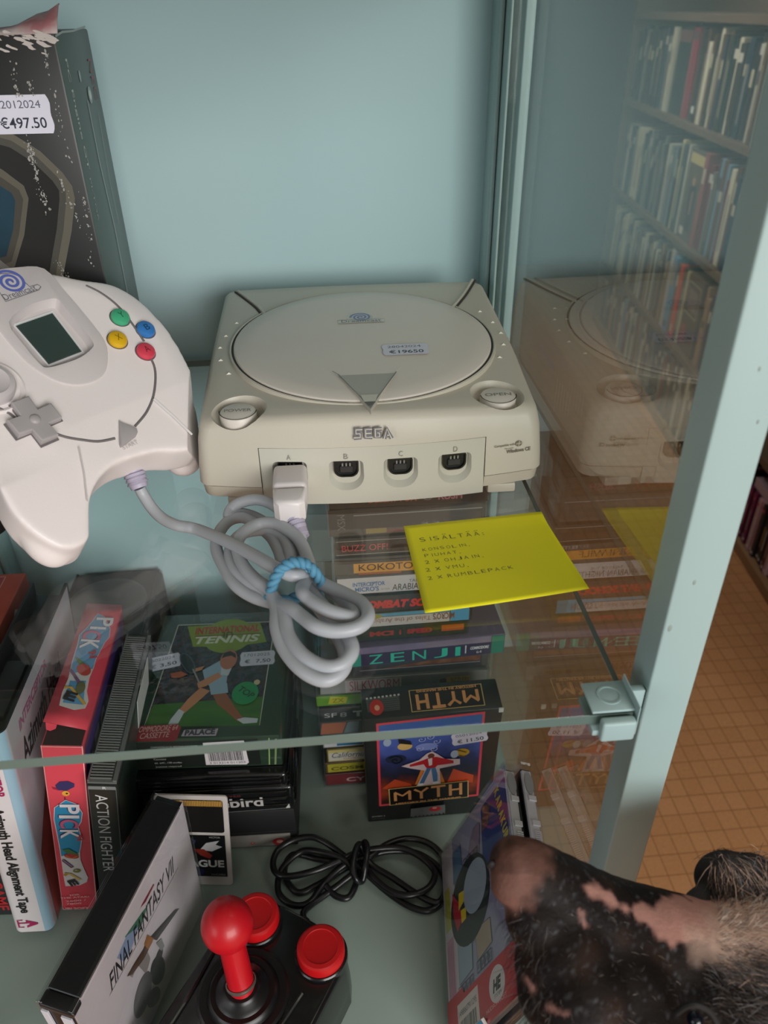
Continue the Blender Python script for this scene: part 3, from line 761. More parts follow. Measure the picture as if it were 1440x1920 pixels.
# ================================================================ TALL BLACK GAME BOX (upper shelf, left)
def tall_box():
    yf = 0.4535; RF = at(100, 60, 1, yf); d = 0.062; yaw = R_(-1.9); w = 0.1655; h = RF.z
    loc = (RF.x - w * math.cos(yaw), RF.y - w * math.sin(yaw), 0.0002)
    r = thing('console_box', 'tall worn black cardboard console box with torn lid and 497.50 price label', 'box', loc, (0, 0, yaw))
    card = ramp_mat('scuffed_black_card', [(0, (20, 20, 21)), (.62, (24, 24, 25)), (.74, (34, 34, 35)), (.80, (150, 148, 146))], 34, .38, detail=9, stretch=(2.2, 2.2, .55))
    side = mat('dark_grey_green_card', (72, 86, 82), 0.33, .06, 14)
    bm = bx(0, w, 0, d, 0, h, .0012, 2); bm.normal_update()
    for f in bm.faces: f.material_index = 1 if f.normal.x > .8 else 0
    b = obj('carton', bm, [card, side], r)
    # torn lid: pale torn edge and a lifted red flap
    bm = bmesh.new(); g = []
    N = 22
    for i in range(N + 1):
        x = .001 + (w + .001) * i / N; e = i / N
        liftz = .0010 + .0105 * max(0, e - .80) / .2 * (1 if i < N else .95) + .0007 * math.sin(i * 2.3)
        g.append([bm.verts.new((x, -.0012 - .0006 * math.sin(i * 1.7), h - .0006)), bm.verts.new((x, .004 + .001 * math.sin(i * 3.1), h + liftz * .5)), bm.verts.new((x, .030 - .020 * max(0, e - .86) / .14, h + liftz)), bm.verts.new((x, .052 - .040 * max(0, e - .82) / .18, h + liftz + .0004))])
    for a, c in zip(g, g[1:]):
        for k in range(3): bm.faces.new((a[k], c[k], c[k + 1], a[k + 1]))
    fl = obj('torn_lid_flap', bm, ramp_mat('torn_red_lid', [(0, (150, 50, 60)), (.42, (166, 110, 114)), (.58, (184, 172, 170)), (1, (130, 20, 36))], 40, .5), r, 60)
    md = fl.modifiers.new('s', 'SOLIDIFY'); md.thickness = .0006; bake(fl)
    bm = bmesh.new(); rn = random.Random(3)
    for k in range(40):
        x = min(w - .001, w - abs(rn.gauss(0, .020))); z = h - abs(rn.gauss(0, .0035)); s = rn.uniform(.0010, .0042)
        a = [bm.verts.new((x + math.cos(q_) * s * rn.uniform(.6, 1.1), -.0006 - .0004 * k / 40, z + math.sin(q_) * s * .28 * rn.uniform(.5, 1.2) - .25 * s * math.cos(q_))) for q_ in [2 * math.pi * i_ / 9 for i_ in range(9)]]; bm.faces.new(a)
    obj('torn_paper', bm, mat('torn_white_paper', (196, 188, 184), .8), r, 0)
    F = Face(r, (0, 0, 0), (1, 0, 0), (0, 0, 1)); p = F.print()
    G1, G2, G3 = (70, 68, 62), (94, 92, 86), (40, 40, 40)
    p.poly(F.pts((-30, 240), (20, 255), (70, 285), (112, 322), (128, 350), (124, 420), (112, 500), (96, 560), (-30, 560)), (36, 35, 34))
    p.line(F.pts((-30, 248), (22, 262), (70, 292), (110, 330), (126, 352), (130, 370), (124, 430), (110, 505), (100, 560)), .006, (98, 94, 84)); p.line(F.pts((-30, 256), (20, 270), (66, 299), (103, 335), (117, 356), (118, 376), (113, 430), (100, 505), (92, 560)), .0035, (74, 72, 66))
    p.poly(F.pts((-30, 300), (5, 318), (45, 348), (54, 372), (46, 440), (28, 500), (-30, 530)), (92, 88, 78)); p.poly(F.pts((-30, 316), (5, 334), (36, 356), (44, 374), (36, 440), (22, 490), (-30, 510)), (70, 66, 60))
    p.poly(F.pts((-30, 335), (0, 348), (22, 362), (29, 376), (25, 430), (12, 480), (-30, 490)), ramp_mat('box_screen_print', [(0, (20, 28, 34)), (1, (44, 84, 104))], 14, .3))
    p.line(F.pts((-8, 488), (14, 505), (34, 526)), .004, (120, 118, 116)); p.line(F.pts((-8, 498), (10, 515)), .002, (90, 88, 88))
    rn = random.Random(8)
    for (x0, y0, x1, y1, n) in ((88, 100, 92, 140, 14), (25, 120, 36, 185, 26), (50, 255, 62, 300, 40), (62, 300, 80, 380, 34), (80, 350, 92, 405, 20), (100, 170, 130, 300, 22), (110, 330, 150, 420, 30), (155, 345, 175, 500, 30), (105, 490, 130, 520, 22), (55, 150, 65, 180, 16)):
        for k in range(n):
            t = rn.random(); c = F(x0 + (x1 - x0) * t + rn.gauss(0, 3), y0 + (y1 - y0) * t + rn.gauss(0, 4)); s = rn.choice((.0002, .0002, .0003, .0004, .0006))
            p.ell(c[0], c[1], s * rn.uniform(.6, 1.2), s * rn.uniform(.8, 1.8), (160, 158, 154), 7, rn.uniform(-.5, .5), False)
    p.build('front_print', b)
    Fs = Face(r, (w, 0, 0), (0, 1, 0), (0, 0, 1)); p = Fs.print()
    p.text('PC Engine GT', .008, h - .012, .052, .0042, (168, 172, 170), rot=-math.pi / 2, bold=.01); p.text('PI-TG6', .008, h - .068, .022, .0026, (140, 146, 144), rot=-math.pi / 2)
    p.text('NEC', .050, h - .014, .020, .0060, (134, 56, 60), rot=-math.pi / 2)
    p.ell(*Fs(149, 143), .0016, .0028, (150, 160, 158)); p.ell(*Fs(168, 178), .0035, .0042, (140, 150, 148)); p.ell(*Fs(168, 178), .0018, .0024, (200, 206, 204))
    p.line(Fs.pts((163, 188), (185, 300), (215, 430), (240, 560)), .0011, (150, 160, 156)); p.line(Fs.pts((183, 210), (205, 340), (222, 420)), .0007, (128, 140, 136))
    p.line(Fs.pts((102, 68), (115, 60), (135, 58), (158, 50)), .0010, (150, 158, 156))
    p.build('side_print', b)
    q = F(-4, 252); price_label(b, Vector((q[0], 0, q[1])), (1, 0, 0), (0, 0, 1), '22012024', '€497.50', 'price label reading 22012024 and 497.50', .0285, .0178)
tall_box()

# ================================================================ GAME CONTROLLER
CT_R = Matrix(((0.6865811, -0.5477928, 0.4780476), (0.7266072, 0.5400104, -0.4247715), (-0.0254639, 0.6389929, 0.7687911)))
CT_T = CAM + (Vector((-0.13264, 0.39601, 0.07404)) - CAM) * 0.955
ctl = thing('game_controller', 'white game controller with coloured buttons and memory unit screen, leaning on black box', 'game controller', CT_T, CT_R.to_euler())
CTM = Matrix.Translation(CT_T) @ CT_R.to_4x4(); CTI = CTM.inverted()
KS = 0.955
WHITEP = mat('off_white_controller_plastic', (234, 225, 224), 0.40, 0.02, 14, 0.10, 1100)
def kp(px, py, h=0.0):
    p = atplane(px, py, CTM @ Vector((0, 0, h)), CT_R.col[2]); q = CTI @ p; return (q.x, q.y)
LHALF = [(-10, -58.5), (-22, -60.5), (-33, -67.5), (-40, -78), (-44, -84.5), (-50, -87), (-59, -84), (-66, -74), (-70, -60), (-69, -45), (-66, -25), (-65.5, -6), (-65, 12), (-62, 28), (-55, 40), (-46, 45), (-36, 49.5), (-26, 56), (-14, 62.3)]
RHALF = [(0, 64), (14, 62.3), (26, 56), (36, 49.5), (46, 46), (55, 41), (62, 29), (64.5, 12), (64, -6), (60, -26), (55, -42), (49, -57), (43, -66), (34, -68.5), (22, -66), (10, -61)]
OUT = [(x * KS / 1000, y * KS / 1000) for x, y in RHALF + LHALF]
OUT = [(q.x, q.y) for q in spline([(x, y, 0) for x, y in OUT], 4, True)]
def warp(co):
    x, y, z = co
    r = math.hypot(x, y + .002)
    k = min(1, max(0, (y + .045) / .03))
    z -= 0.0055 * k * max(0, (r - .050) / .02) ** 1.5
    s = max(0.0, (-.030 - y) / .055)
    side = min(1, max(0, (-x - .012) / .02))
    z -= (.0105 * s ** 1.35) * side + .0060 * s * (1 - side)
    return (x, y, z)
bm = bmesh.new()
prism(bm, OUT, -.0235, 0.0)
for hx, hy, hz, a, b_, c_ in ((-56, -70, -15, 13, 18, 13), (-50, -50, -15, 18, 20, 13), (-52, 30, -20, 12, 12, 10), (51, 30, -20, 12, 12, 10)):
    q = bmesh.ops.create_icosphere(bm, subdivisions=3, radius=1)
    bmesh.ops.scale(bm, vec=(a * KS / 1000, b_ * KS / 1000, c_ * KS / 1000), verts=q['verts']); bmesh.ops.translate(bm, vec=(hx * KS / 1000, hy * KS / 1000, hz / 1000), verts=q['verts'])
for px, py, h, rr in ((352, 800, -.018, .014), (352, 830, -.026, .0135), (346, 850, -.032, .0115)):
    c = kp(px, py, h); q = bmesh.ops.create_icosphere(bm, subdivisions=3, radius=rr); bmesh.ops.translate(bm, vec=(c[0], c[1], h), verts=q['verts'])
body = obj('controller_body', bm, WHITEP, ctl, 0)
md = body.modifiers.new('r', 'REMESH'); md.mode = 'VOXEL'; md.voxel_size = .0011
md = body.modifiers.new('s', 'SMOOTH'); md.iterations = 22; md.factor = .5
bake(body)
zmax = max(v.co.z for v in body.data.vertices)
for v in body.data.vertices: v.co = warp(v.co)
for v in body.data.vertices:
    w = CTM @ v.co
    w.x = min(w.x, -.0755) if w.y > .352 else w.x
    w.z = max(w.z, .0006); v.co = CTI @ w
for pl in body.data.polygons: pl.use_smooth = True
def ctop(x, y, up=.0002):
    return Vector(warp((x, y, 0))) + Vector((0, 0, up))
SEAMG = mat('controller_seam', (112, 106, 106), .7)
# round groove of the face, in arcs between the buttons
bm = bmesh.new()
for arc in ([(272, 655), (290, 690), (289, 735), (276, 770), (254, 797)], [(217, 819), (186, 825), (155, 823), (125, 819), (104, 813)], [(-10, 762), (12, 772), (28, 783)], [(162, 534), (190, 549), (222, 575), (247, 606), (270, 640)]):
    tube(bm, [ctop(p.x, p.y, -.0002) for p in spline([(*kp(*a), 0) for a in arc], 8)], .00075, 8)
obj('face_groove', bm, SEAMG, body)
p = Print((0, 0, 0), (1, 0, 0), (0, 1, 0), .0006)
p.line([kp(287, 750), kp(325, 780), kp(362, 812)], .0012, (232, 228, 228)); p.line([kp(148, 838), kp(160, 885), kp(168, 932)], .0006, (196, 190, 190))
q = kp(233, 842); p.text('START', q[0], q[1], .009, .0022, (184, 178, 178), rot=.0)
p.build('shell_lines', body); 
for v in body.children[-1].data.vertices: v.co.z += warp(v.co)[2] - v.co.z + .0009
# memory unit in its slot
VG = mat('memory_unit_plastic', (206, 198, 198), 0.42, 0.02, 14, 0.08, 1100)
vp = [kp(*a) for a in ((-60, 565), (-32, 516), (35, 502), (83, 505), (120, 545), (160, 592), (196, 640), (202, 672), (196, 700), (176, 716), (146, 723), (112, 718), (80, 702), (50, 680), (20, 648), (-15, 605))]
vp = [(q.x, q.y) for q in spline([(x, y, 0) for x, y in vp], 3, True)]
bm = bmesh.new(); prism(bm, vp[::-1] if sum(a[0] * b[1] - b[0] * a[1] for a, b in zip(vp, vp[1:] + vp[:1])) < 0 else vp, -.0075, .0009, .0007, 2)
vmu = obj('memory_unit', bm, VG, ctl)
ctr = Vector(kp(96, 632))
rec = [kp(*a) for a in ((16, 606), (50, 577), (82, 565), (106, 562), (120, 578), (150, 612), (173, 642), (172, 655), (150, 672), (118, 684), (88, 691), (74, 684), (45, 650))]
rec = [(q.x, q.y) for q in spline([(x, y, 0) for x, y in rec], 3, True)]
if sum(a[0] * b[1] - b[0] * a[1] for a, b in zip(rec, rec[1:] + rec[:1])) < 0: rec = rec[::-1]
rc = Vector((sum(p[0] for p in rec) / len(rec), sum(p[1] for p in rec) / len(rec)))
cut = bmesh.new(); n = len(rec)
A = [cut.verts.new((x, y, .004)) for x, y in rec]; B2 = [cut.verts.new((x, y, .0008)) for x, y in rec]; C2 = [cut.verts.new((rc.x + (x - rc.x) * .90, rc.y + (y - rc.y) * .90, -.0042)) for x, y in rec]
for r1, r2 in ((A, B2), (B2, C2)):
    for i in range(n): cut.faces.new((r1[i], r1[(i + 1) % n], r2[(i + 1) % n], r2[i]))
cut.faces.new(A); cut.faces.new(C2[::-1]); bmesh.ops.recalc_face_normals(cut, faces=cut.faces[:])
cme = bpy.data.meshes.new('cut'); cut.to_mesh(cme); cut.free(); co = bpy.data.objects.new('cut', cme); COL.objects.link(co); co.parent = ctl
cut2 = bmesh.new(); prism(cut2, [(rc.x + (x - rc.x) * 1.16, rc.y + (y - rc.y) * 1.16) for x, y in vp] if False else vp[::-1] if sum(a[0] * b[1] - b[0] * a[1] for a, b in zip(vp, vp[1:] + vp[:1])) < 0 else vp, -.0080, .02)
bmesh.ops.recalc_face_normals(cut2, faces=cut2.faces[:]); cme = bpy.data.meshes.new('cut'); cut2.to_mesh(cme); cut2.free(); co2 = bpy.data.objects.new('cut', cme); COL.objects.link(co2); co2.parent = ctl
md = vmu.modifiers.new('b', 'BOOLEAN'); md.object = co; md.operation = 'DIFFERENCE'; md.solver = 'EXACT'; bake(vmu)
md = body.modifiers.new('b', 'BOOLEAN'); md.object = co2; md.operation = 'DIFFERENCE'; md.solver = 'EXACT'; bake(body)
bpy.data.objects.remove(co); bpy.data.objects.remove(co2); sharp(vmu.data, 30); sharp(body.data, 40)
hs = -.0040
sq = [kp(*a, hs) for a in ((29, 612), (98, 588), (153, 660), (91, 684))]
p = Print((0, 0, hs), (1, 0, 0), (0, 1, 0), .0003)
cen = Vector((sum(a[0] for a in sq) / 4, sum(a[1] for a in sq) / 4))
p.poly([tuple(cen + (Vector(a) - cen) * 1.10) for a in sq][::-1], (224, 222, 224)); p.poly(sq[::-1], mat('lcd_grey_green', (58, 70, 68), .16, .05, 30))
p.build('memory_screen', vmu, 'grey green liquid crystal screen')
bm = bmesh.new(); prism(bm, sq[::-1], hs + .0008, hs + .0012); obj('screen_window', bm, pane('lcd_window', (.93, .96, .95, 1)), vmu, 0)
p = Print((0, 0, .0009), (1, 0, 0), (0, 1, 0), .00015)
q = Vector(kp(22, 534)); a_ = math.radians(-3)
lg = [kp(*a) for a in ((10, 568), (72, 546), (76, 540), (70, 536), (55, 540), (44, 530), (34, 520), (20, 515), (0, 516), (-18, 524))]
p.poly([(x, y) for x, y in lg], (200, 194, 196)); p.line(lg, .0006, (128, 124, 132), closed=True)
swirl(p, q.x, q.y + .001, .0076, (92, 104, 178)); b0, b1 = Vector(kp(10, 566)), Vector(kp(70, 546)); d = b1 - b0
p.text('Dreamcast', b0.x, b0.y, d.length, .0036, (92, 92, 102), rot=math.atan2(d.y, d.x)); p.build('memory_unit_print', vmu)
# coloured buttons, d-pad, start key, analogue stick, trigger
for px, py, c, L, nm in ((227, 591, (66, 168, 124), 'Y', 'green button Y'), (275, 614, (52, 118, 186), 'B', 'blue button B'), (222, 633, (218, 172, 22), 'X', 'yellow button X'), (275, 655, (206, 62, 82), 'A', 'red button A')):
    x, y = kp(px, py, .0026); z0 = warp((x, y, 0))[2]
    bm = bmesh.new(); lathe(bm, [(.0050, -.003), (.0050, .0014), (.0046, .0023), (.0036, .0029), (.0, .0033)], 36, Matrix.Translation((x, y, z0)))
    b = obj('face_button', bm, mat('button_%s' % L, c, .32, .03), ctl); b['label'] = nm
    p = Print((x, y, z0 + .0030), (1, 0, 0), (0, 1, 0), .0003); p.text(L, -.0014, -.0018, .0028, .0036, tuple(int(k * .55) for k in c), rot=0.02); p.build('button_letter', b)
    bm = bmesh.new(); lathe(bm, [(.0049, .0), (.0056, .0003), (.0058, -.001)], 36, Matrix.Translation((x, y, z0)), cap=False); obj('button_gap', bm, SEAMG, b)
DG = mat('control_grey_plastic', (168, 162, 163), .42, .03, 20)
cx, cy = kp(66, 785, .004); z0 = warp((cx, cy, 0))[2]; rot = math.radians(2)
ax = Vector(kp(103, 777, .004)) - Vector(kp(14, 800, .004)); ay = Vector(kp(38, 752, .004)) - Vector(kp(78, 830, .004)); L1_, L2_ = ax.length / 2, ay.length / 2
wd = .0044
P = [(-L1_, -wd), (-wd, -wd), (-wd, -L2_), (wd, -L2_), (wd, -wd), (L1_, -wd), (L1_, wd), (wd, wd), (wd, L2_), (-wd, L2_), (-wd, wd), (-L1_, wd)]
bm = bmesh.new(); prism(bm, P, -.002, .0048, .0009, 3)
for v in bm.verts:
    if v.co.z > .003: v.co.z -= .0016 * (1 - min(1, (max(abs(v.co.x), abs(v.co.y))) / .012)) ** 1
MD = Matrix.Translation((cx, cy, z0)) @ Matrix.Rotation(rot, 4, 'Z'); bmesh.ops.transform(bm, matrix=MD, verts=bm.verts[:])
dp = obj('direction_pad', bm, DG, ctl)
bm = bmesh.new(); q = bmesh.ops.create_uvsphere(bm, u_segments=20, v_segments=12, radius=.0026); bmesh.ops.scale(bm, vec=(1, 1, .5), verts=q['verts']); bmesh.ops.transform(bm, matrix=MD @ Matrix.Translation((0, 0, .0036)), verts=q['verts']); obj('pad_centre', bm, DG, dp)
bm = bmesh.new(); prism(bm, [(x * 1.09, y * 1.09) for x, y in P], .0, .0006); bmesh.ops.transform(bm, matrix=MD, verts=bm.verts[:]); obj('pad_gap', bm, SEAMG, dp, 0)
tri = [kp(*a, .002) for a in ((225, 785), (232, 790), (258, 800), (260, 807), (258, 812), (234, 830), (229, 832), (227, 827))]
z0 = warp((tri[0][0], tri[0][1], 0))[2]
bm = bmesh.new(); prism(bm, tri[::-1], z0 - .004, z0 + .0018, .0006, 2); 
for v in bm.verts: v.co.z += warp(v.co)[2] - v.co.z - z0 + (v.co.z - 0) if False else 0
obj('start_button', bm, DG, ctl)
sx_, sy_ = kp(-14, 712, .006); z0 = warp((sx_, sy_, 0))[2]
bm = bmesh.new(); lathe(bm, [(.0105, -.002), (.0105, .0035), (.0096, .0052), (.0075, .0060), (.0060, .0052), (0, .0050)], 44, Matrix.Translation((sx_, sy_, z0)))
obj('analogue_stick', bm, mat('stick_grey_plastic', (196, 189, 190), .4), ctl)
bm = bmesh.new(); lathe(bm, [(.0150, -.002), (.0150, .0004), (.0140, .0009), (.0125, .0002), (.0112, -.002)], 44, Matrix.Translation((sx_, sy_, z0)), cap=False); obj('stick_collar', bm, WHITEP, ctl)
for sx in (-1, 1): obj('shoulder_trigger', bx(sx * .050 - .011, sx * .050 + .011, .022, .0385, -.030, -.013, .0045, 3), mat('trigger_white_plastic', (206, 200, 200), .42), ctl)
# cable and plug: boot, long grey cable bundled in loops, plug in port A
CABLE = mat('grey_cable_rubber', (170, 174, 180), .42, .04, 30); BOOT = mat('lilac_grey_boot', (176, 170, 190), .45)
def world_child(name, bm, m, parent, ang=35, PM=None):
    o = obj(name, bm, m, None, ang); o.data.transform((PM or CTI)); o.parent = parent; return o
b0 = at(243, 866, 2, .0300); b1 = at(262, 915, 2, .0175)
bm = bmesh.new(); dirv = (b1 - b0).normalized()
MB_ = Matrix.Translation(b0 - dirv * .006) @ dirv.to_track_quat('Z', 'Y').to_matrix().to_4x4(); Lb = (b1 - b0).length + .006
prof = [(.0058, 0), (.0060, Lb * .55)]
for k in range(4): z = Lb * (.58 + .1 * k); prof += [(.0058, z), (.0049, z + .0003), (.0049, z + Lb * .028), (.0056 - k * .0003, z + Lb * .03)]
prof += [(.0045, Lb), (.0030, Lb)]
lathe(bm, prof, 24, MB_); boot = world_child('cable_boot', bm, BOOT, ctl)
def zc(x, y): return (380 + x / 4.235, 900 + y / 4.235)
CR = .0031
def cp(x, y, h): return at(*zc(x, y), 2, CR + .0002 + h / 1000)
seq = [(-10, 404, 1), (200, 492, 7), (400, 596, 12), (560, 688, 15), (700, 755, 15), (790, 748, 13), (845, 690, 9), (825, 600, 7), (775, 490, 8), (690, 405, 9), (570, 345, 9), (450, 348, 8), (335, 408, 8), (278, 490, 7), (288, 600, 6), (340, 705, 6), (430, 800, 6), (535, 880, 6),
       (585, 1020, 5), (590, 1180, 4), (655, 1355, 2), (785, 1505, 1), (940, 1585, 0), (1060, 1560, 0), (1130, 1470, 1), (1120, 1340, 1), (1040, 1180, 0), (900, 980, 0), (790, 800, 2),
       (715, 660, 4), (690, 560, 4), (640, 462, 4), (540, 405, 4), (420, 400, 3), (310, 430, 2), (235, 510, 2), (218, 610, 2), (262, 720, 2), (370, 820, 2), (520, 905, 3),
       (635, 1030, 6), (680, 1230, 5), (795, 1390, 4), (960, 1480, 3), (1100, 1465, 3), (1185, 1365, 4), (1160, 1255, 4), (1060, 1120, 3), (900, 930, 3), (760, 740, 4),
       (640, 650, 2), (605, 560, 2), (545, 455, 2), (450, 370, 2), (330, 300, 2), (215, 320, 1), (130, 420, 0), (108, 540, 0), (165, 680, 0), (260, 830, 0), (400, 925, 0), (560, 975, 2),
       (690, 1010, 10), (790, 1085, 11), (900, 1165, 12), (1050, 1200, 11), (1225, 1172, 11), (1312, 1090, 11), (1270, 985, 10), (1130, 905, 8), (960, 830, 7), (845, 770, 6),
       (790, 880, 13), (860, 960, 13), (980, 1030, 13), (1110, 1075, 12), (1200, 1085, 10), (1180, 1010, 6), (1050, 900, 4), (880, 760, 2), (740, 590, 1),
       (640, 470, 1), (480, 330, 1), (330, 270, 1), (215, 290, 2), (225, 235, 4), (300, 180, 7), (430, 155, 9), (550, 190, 9), (640, 270, 8), (690, 350, 5)]
lead = [at(262, 915, 2, .0175), at(270, 930, 2, .013), at(286, 954, 2, .0072), at(306, 973, 2, .0040), at(332, 985, 2, CR + .0003), at(356, 989, 2, CR + .0006)]
pts = lead + [cp(*s) for s in seq]
PB = CON @ Vector((PX[0] + .004, -.030, .0105))
pts += [at(553, 987, 2, .006), PB + Vector((.0012, -.006, -.003)), PB]
bm = bmesh.new(); tube(bm, spline(pts, 7), CR, 12)
world_child('cable', bm, CABLE, ctl, 60)
# plug
bm = bmesh.new(); Mpl = CON @ Matrix.Translation((PX[0] + .0004, -.004, .0205)) @ Matrix.Rotation(R_(3), 4, 'X')
b_ = bmesh.new(); box(b_, -.0088, .0088, -.012, .008, -.0068, .0078, .0028, 4); bmesh.ops.transform(b_, matrix=Mpl, verts=b_.verts[:])
plug = world_child('plug', b_, mat('pale_plug_plastic', (206, 199, 199), .4, .02), ctl)
b_ = bmesh.new(); prism(b_, [(-.0086, -.0125), (.0086, -.0125), (.0078, -.024), (.0050, -.0268), (-.0050, -.0268), (-.0078, -.024)], -.0072, .0070, .0026, 3); bmesh.ops.transform(b_, matrix=Mpl, verts=b_.verts[:]); world_child('plug_grip', b_, mat('white_plug_plastic', (222, 216, 216), .38, .02), plug)
bm = bmesh.new(); P0 = Mpl @ Vector((.0012, -.022, -.0045)); P1 = PB + Vector((.0004, -.002, -.001)); dv = (P1 - P0).normalized(); Lb = (P1 - P0).length + .004
prof = [(.0052, 0)]
for k in range(4): z = Lb * (.2 + .2 * k); prof += [(.0050 - k * .0003, z), (.0042, z + .0003), (.0042, z + .0009), (.0049 - k * .0003, z + .0011)]
prof += [(.0040, Lb), (.0028, Lb)]
lathe(bm, prof, 22, Matrix.Translation(P0) @ dv.to_track_quat('Z', 'Y').to_matrix().to_4x4()); world_child('plug_boot', bm, BOOT, plug)
# blue twisted tie round the bundle
tie = bmesh.new()
ring = [cp(540, 955, 2), cp(545, 880, 8), cp(570, 790, 14), cp(630, 700, 19), cp(710, 655, 21.5), cp(800, 660, 21), cp(870, 710, 18), cp(925, 790, 11), cp(945, 850, 4), cp(850, 900, -1.2), cp(680, 950, -1.6)]
core = spline(ring, 10, True)
for ph in (0, math.pi):
    q = []
    for i, c in enumerate(core):
        t = (core[(i + 1) % len(core)] - core[i - 1]).normalized(); u = t.orthogonal().normalized(); w = t.cross(u); a = i * .55 + ph
        q.append(c + (u * math.cos(a) + w * math.sin(a)) * .0012)
    tube(tie, q, .0016, 7, True)
tag(obj('cable_tie', tie, mat('blue_twisted_string', (84, 142, 172), .7, .12, 300), None, 60), 'blue twisted string tied round the grey cable bundle', 'string')
# ================================================================ LOWER SHELF
def mm(*a): return tuple(x / 1000 for x in a)
def dg(*a): return tuple(R_(x) for x in a)
SHELLC = pane('clear_case_plastic', (0.965, 0.97, 0.97, 1), 0.03)
# ---- red game carton (tall pink red box with opened lid)
r = thing('game_carton', 'narrow pink red game carton with opened top flap and blue cloud lettering', 'game box', mm(-220.0, 336.7, -331.2), dg(.5, 9.4, .8))
w, d, h = mm(24.9, 134.2, 184)
RED = mat('pink_red_card', (212, 66, 82), .42, .03, 20, coat=.2)
bm = bx(0, w, 0, d, 0, h - .0006, .0006, 1); b = obj('carton', bm, RED, r)
bm = bmesh.new(); box(bm, .0010, w - .001, .0005, .02, h - .0006, h - .0003); obj('lid_opening', bm, mat('carton_inside', (46, 26, 26), .9), r, 0)
# lid: hinged at the rear, its front edge lifted on the left
bm = bmesh.new(); N = 12; T = [[], []]
for j in range(N + 1):
    y = .012 + (d - .012) * j / N
    for s in (0, 1):
        lift = (.0075 if s == 0 else .0006) * (1 - j / N)
        T[s].append(bm.verts.new((w * s - (.0008 if s == 0 else 0), y, h + .0004 + lift)))
for j in range(N): bm.faces.new((T[0][j], T[1][j], T[1][j + 1], T[0][j + 1]))
tk = [bm.verts.new((.002, .0105, h + .0062)), bm.verts.new((.006, .0105, h - .001))]
lid_ = obj('lid_flap', bm, RED, r); md = lid_.modifiers.new('s', 'SOLIDIFY'); md.thickness = .0005; bake(lid_)
bm = bmesh.new(); q = [bm.verts.new(v) for v in ((.0006, .0121, h + .0073), (.0072, .0121, h + .0052), (.0064, .0116, h + .0022), (.0030, .0114, h + .0002), (.0006, .0116, h + .0012))]; bm.faces.new(q)
o = obj('tuck_tab', bm, RED, lid_, 0); md = o.modifiers.new('s', 'SOLIDIFY'); md.thickness = .0004; bake(o)
WHE = (224, 216, 214)
F = Face(r, (0, 0, 0), (1, 0, 0), (0, 0, 1)); p = F.print()
p.line([(0.0003, 0), (0.0003, h)], .0005, (232, 150, 150)); p.line([(w - .0003, 0), (w - .0003, h)], .0006, (236, 180, 178)); p.line([(0, h - .001), (w, h - .001)], .0006, (236, 160, 160))
p.poly(F.pts((104, 1473), (112, 1466), (128, 1465), (140, 1470), (140, 1476), (126, 1483), (108, 1482)), (50, 44, 92)); p.poly(F.pts((97, 1476), (106, 1478), (112, 1483), (100, 1480)), (150, 34, 60)); p.ell(*F(124, 1488), .0024, .0026, (228, 164, 56)); p.ell(*F(126, 1488), .0008, .0008, (40, 30, 24)); p.line(F.pts((122, 1495), (123, 1502)), .0006, (60, 30, 30))
cl = F.pts((103, 1514), (124, 1500), (145, 1508), (155, 1524), (153, 1540), (147, 1550), (151, 1562), (154, 1572), (152, 1588), (150, 1596), (151, 1612), (156, 1625), (165, 1645), (163, 1653), (150, 1659), (124, 1661), (120, 1640), (117, 1618), (113, 1592), (107, 1560), (102, 1536))
p.poly(cl, (40, 142, 186)); p.line(cl, .0005, (226, 206, 206), closed=True)
p.poly(F.pts((115, 1605), (151, 1598), (151, 1612), (156, 1625), (165, 1645), (163, 1653), (150, 1659), (124, 1661), (120, 1640)), (214, 208, 206))
LW, LP = (232, 226, 232), (206, 92, 128)
def big(ch, px, py, s, col, rot=-math.pi / 2, sh=.0006):
    c = F(px, py); p.text(ch, c[0] - sh, c[1] + sh, s * (.25 if ch == 'I' else .8), s, (60, 40, 90), rot=rot, bold=.03); p.text(ch, c[0], c[1], s * (.25 if ch == 'I' else .8), s, col, rot=rot, bold=.02)
big('P', 112, 1508, .0125, LW); big('I', 111, 1528, .0130, LW); big('C', 112, 1536, .0120, LP); big('K', 113, 1555, .0120, LW)
c = F(140, 1566); p.text("'N", c[0], c[1], .0062, .0050, (200, 50, 60), rot=-1.3, bold=.03)
p.poly(F.pts((117, 1592), (130, 1590), (148, 1600), (147, 1604), (132, 1602)), (70, 116, 66)); p.ell(*F(135, 1604), .0050, .0028, (176, 50, 44), rot=-.25); p.line(F.pts((124, 1603), (136, 1608), (146, 1604)), .0006, (230, 150, 60))
p.line(F.pts((119, 1611), (137, 1625)), .0024, (92, 40, 70)); p.line(F.pts((118, 1610), (136, 1623)), .0007, (150, 140, 170))
p.line(F.pts((122, 1636), (133, 1637), (152, 1648)), .0020, (196, 168, 84)); p.line(F.pts((127, 1636), (122, 1640)), .0022, (180, 140, 60)); p.ell(*F(145, 1631), .0026, .0021, (122, 116, 58)); p.ell(*F(144, 1629.5), .0009, .0006, (190, 186, 130))
c = F(126, 1650); p.text('E', c[0], c[1], .0075, .0062, (40, 32, 36), rot=-1.15, bold=.05)
for t_, a_, b_, hh in (('FOR', (133, 1678), (151, 1676), .0021), ('THE ATARI', (115, 1683), (168, 1680), .0021), ('2600 /', (125, 1689), (163, 1686), .0021), ('7800', (126, 1694), (154, 1692), .0021), ('UBI SOFT', (119, 1703), (168, 1702), .0030)):
    pxtext(p, F, t_, a_, b_, hh, (226, 170, 170), bold=.01)
p.build('spine_print', b)
F = Face(r, (0, 0, h + .0012), (1, 0, 0), (0, 1, 0)); p = F.print(.0012)
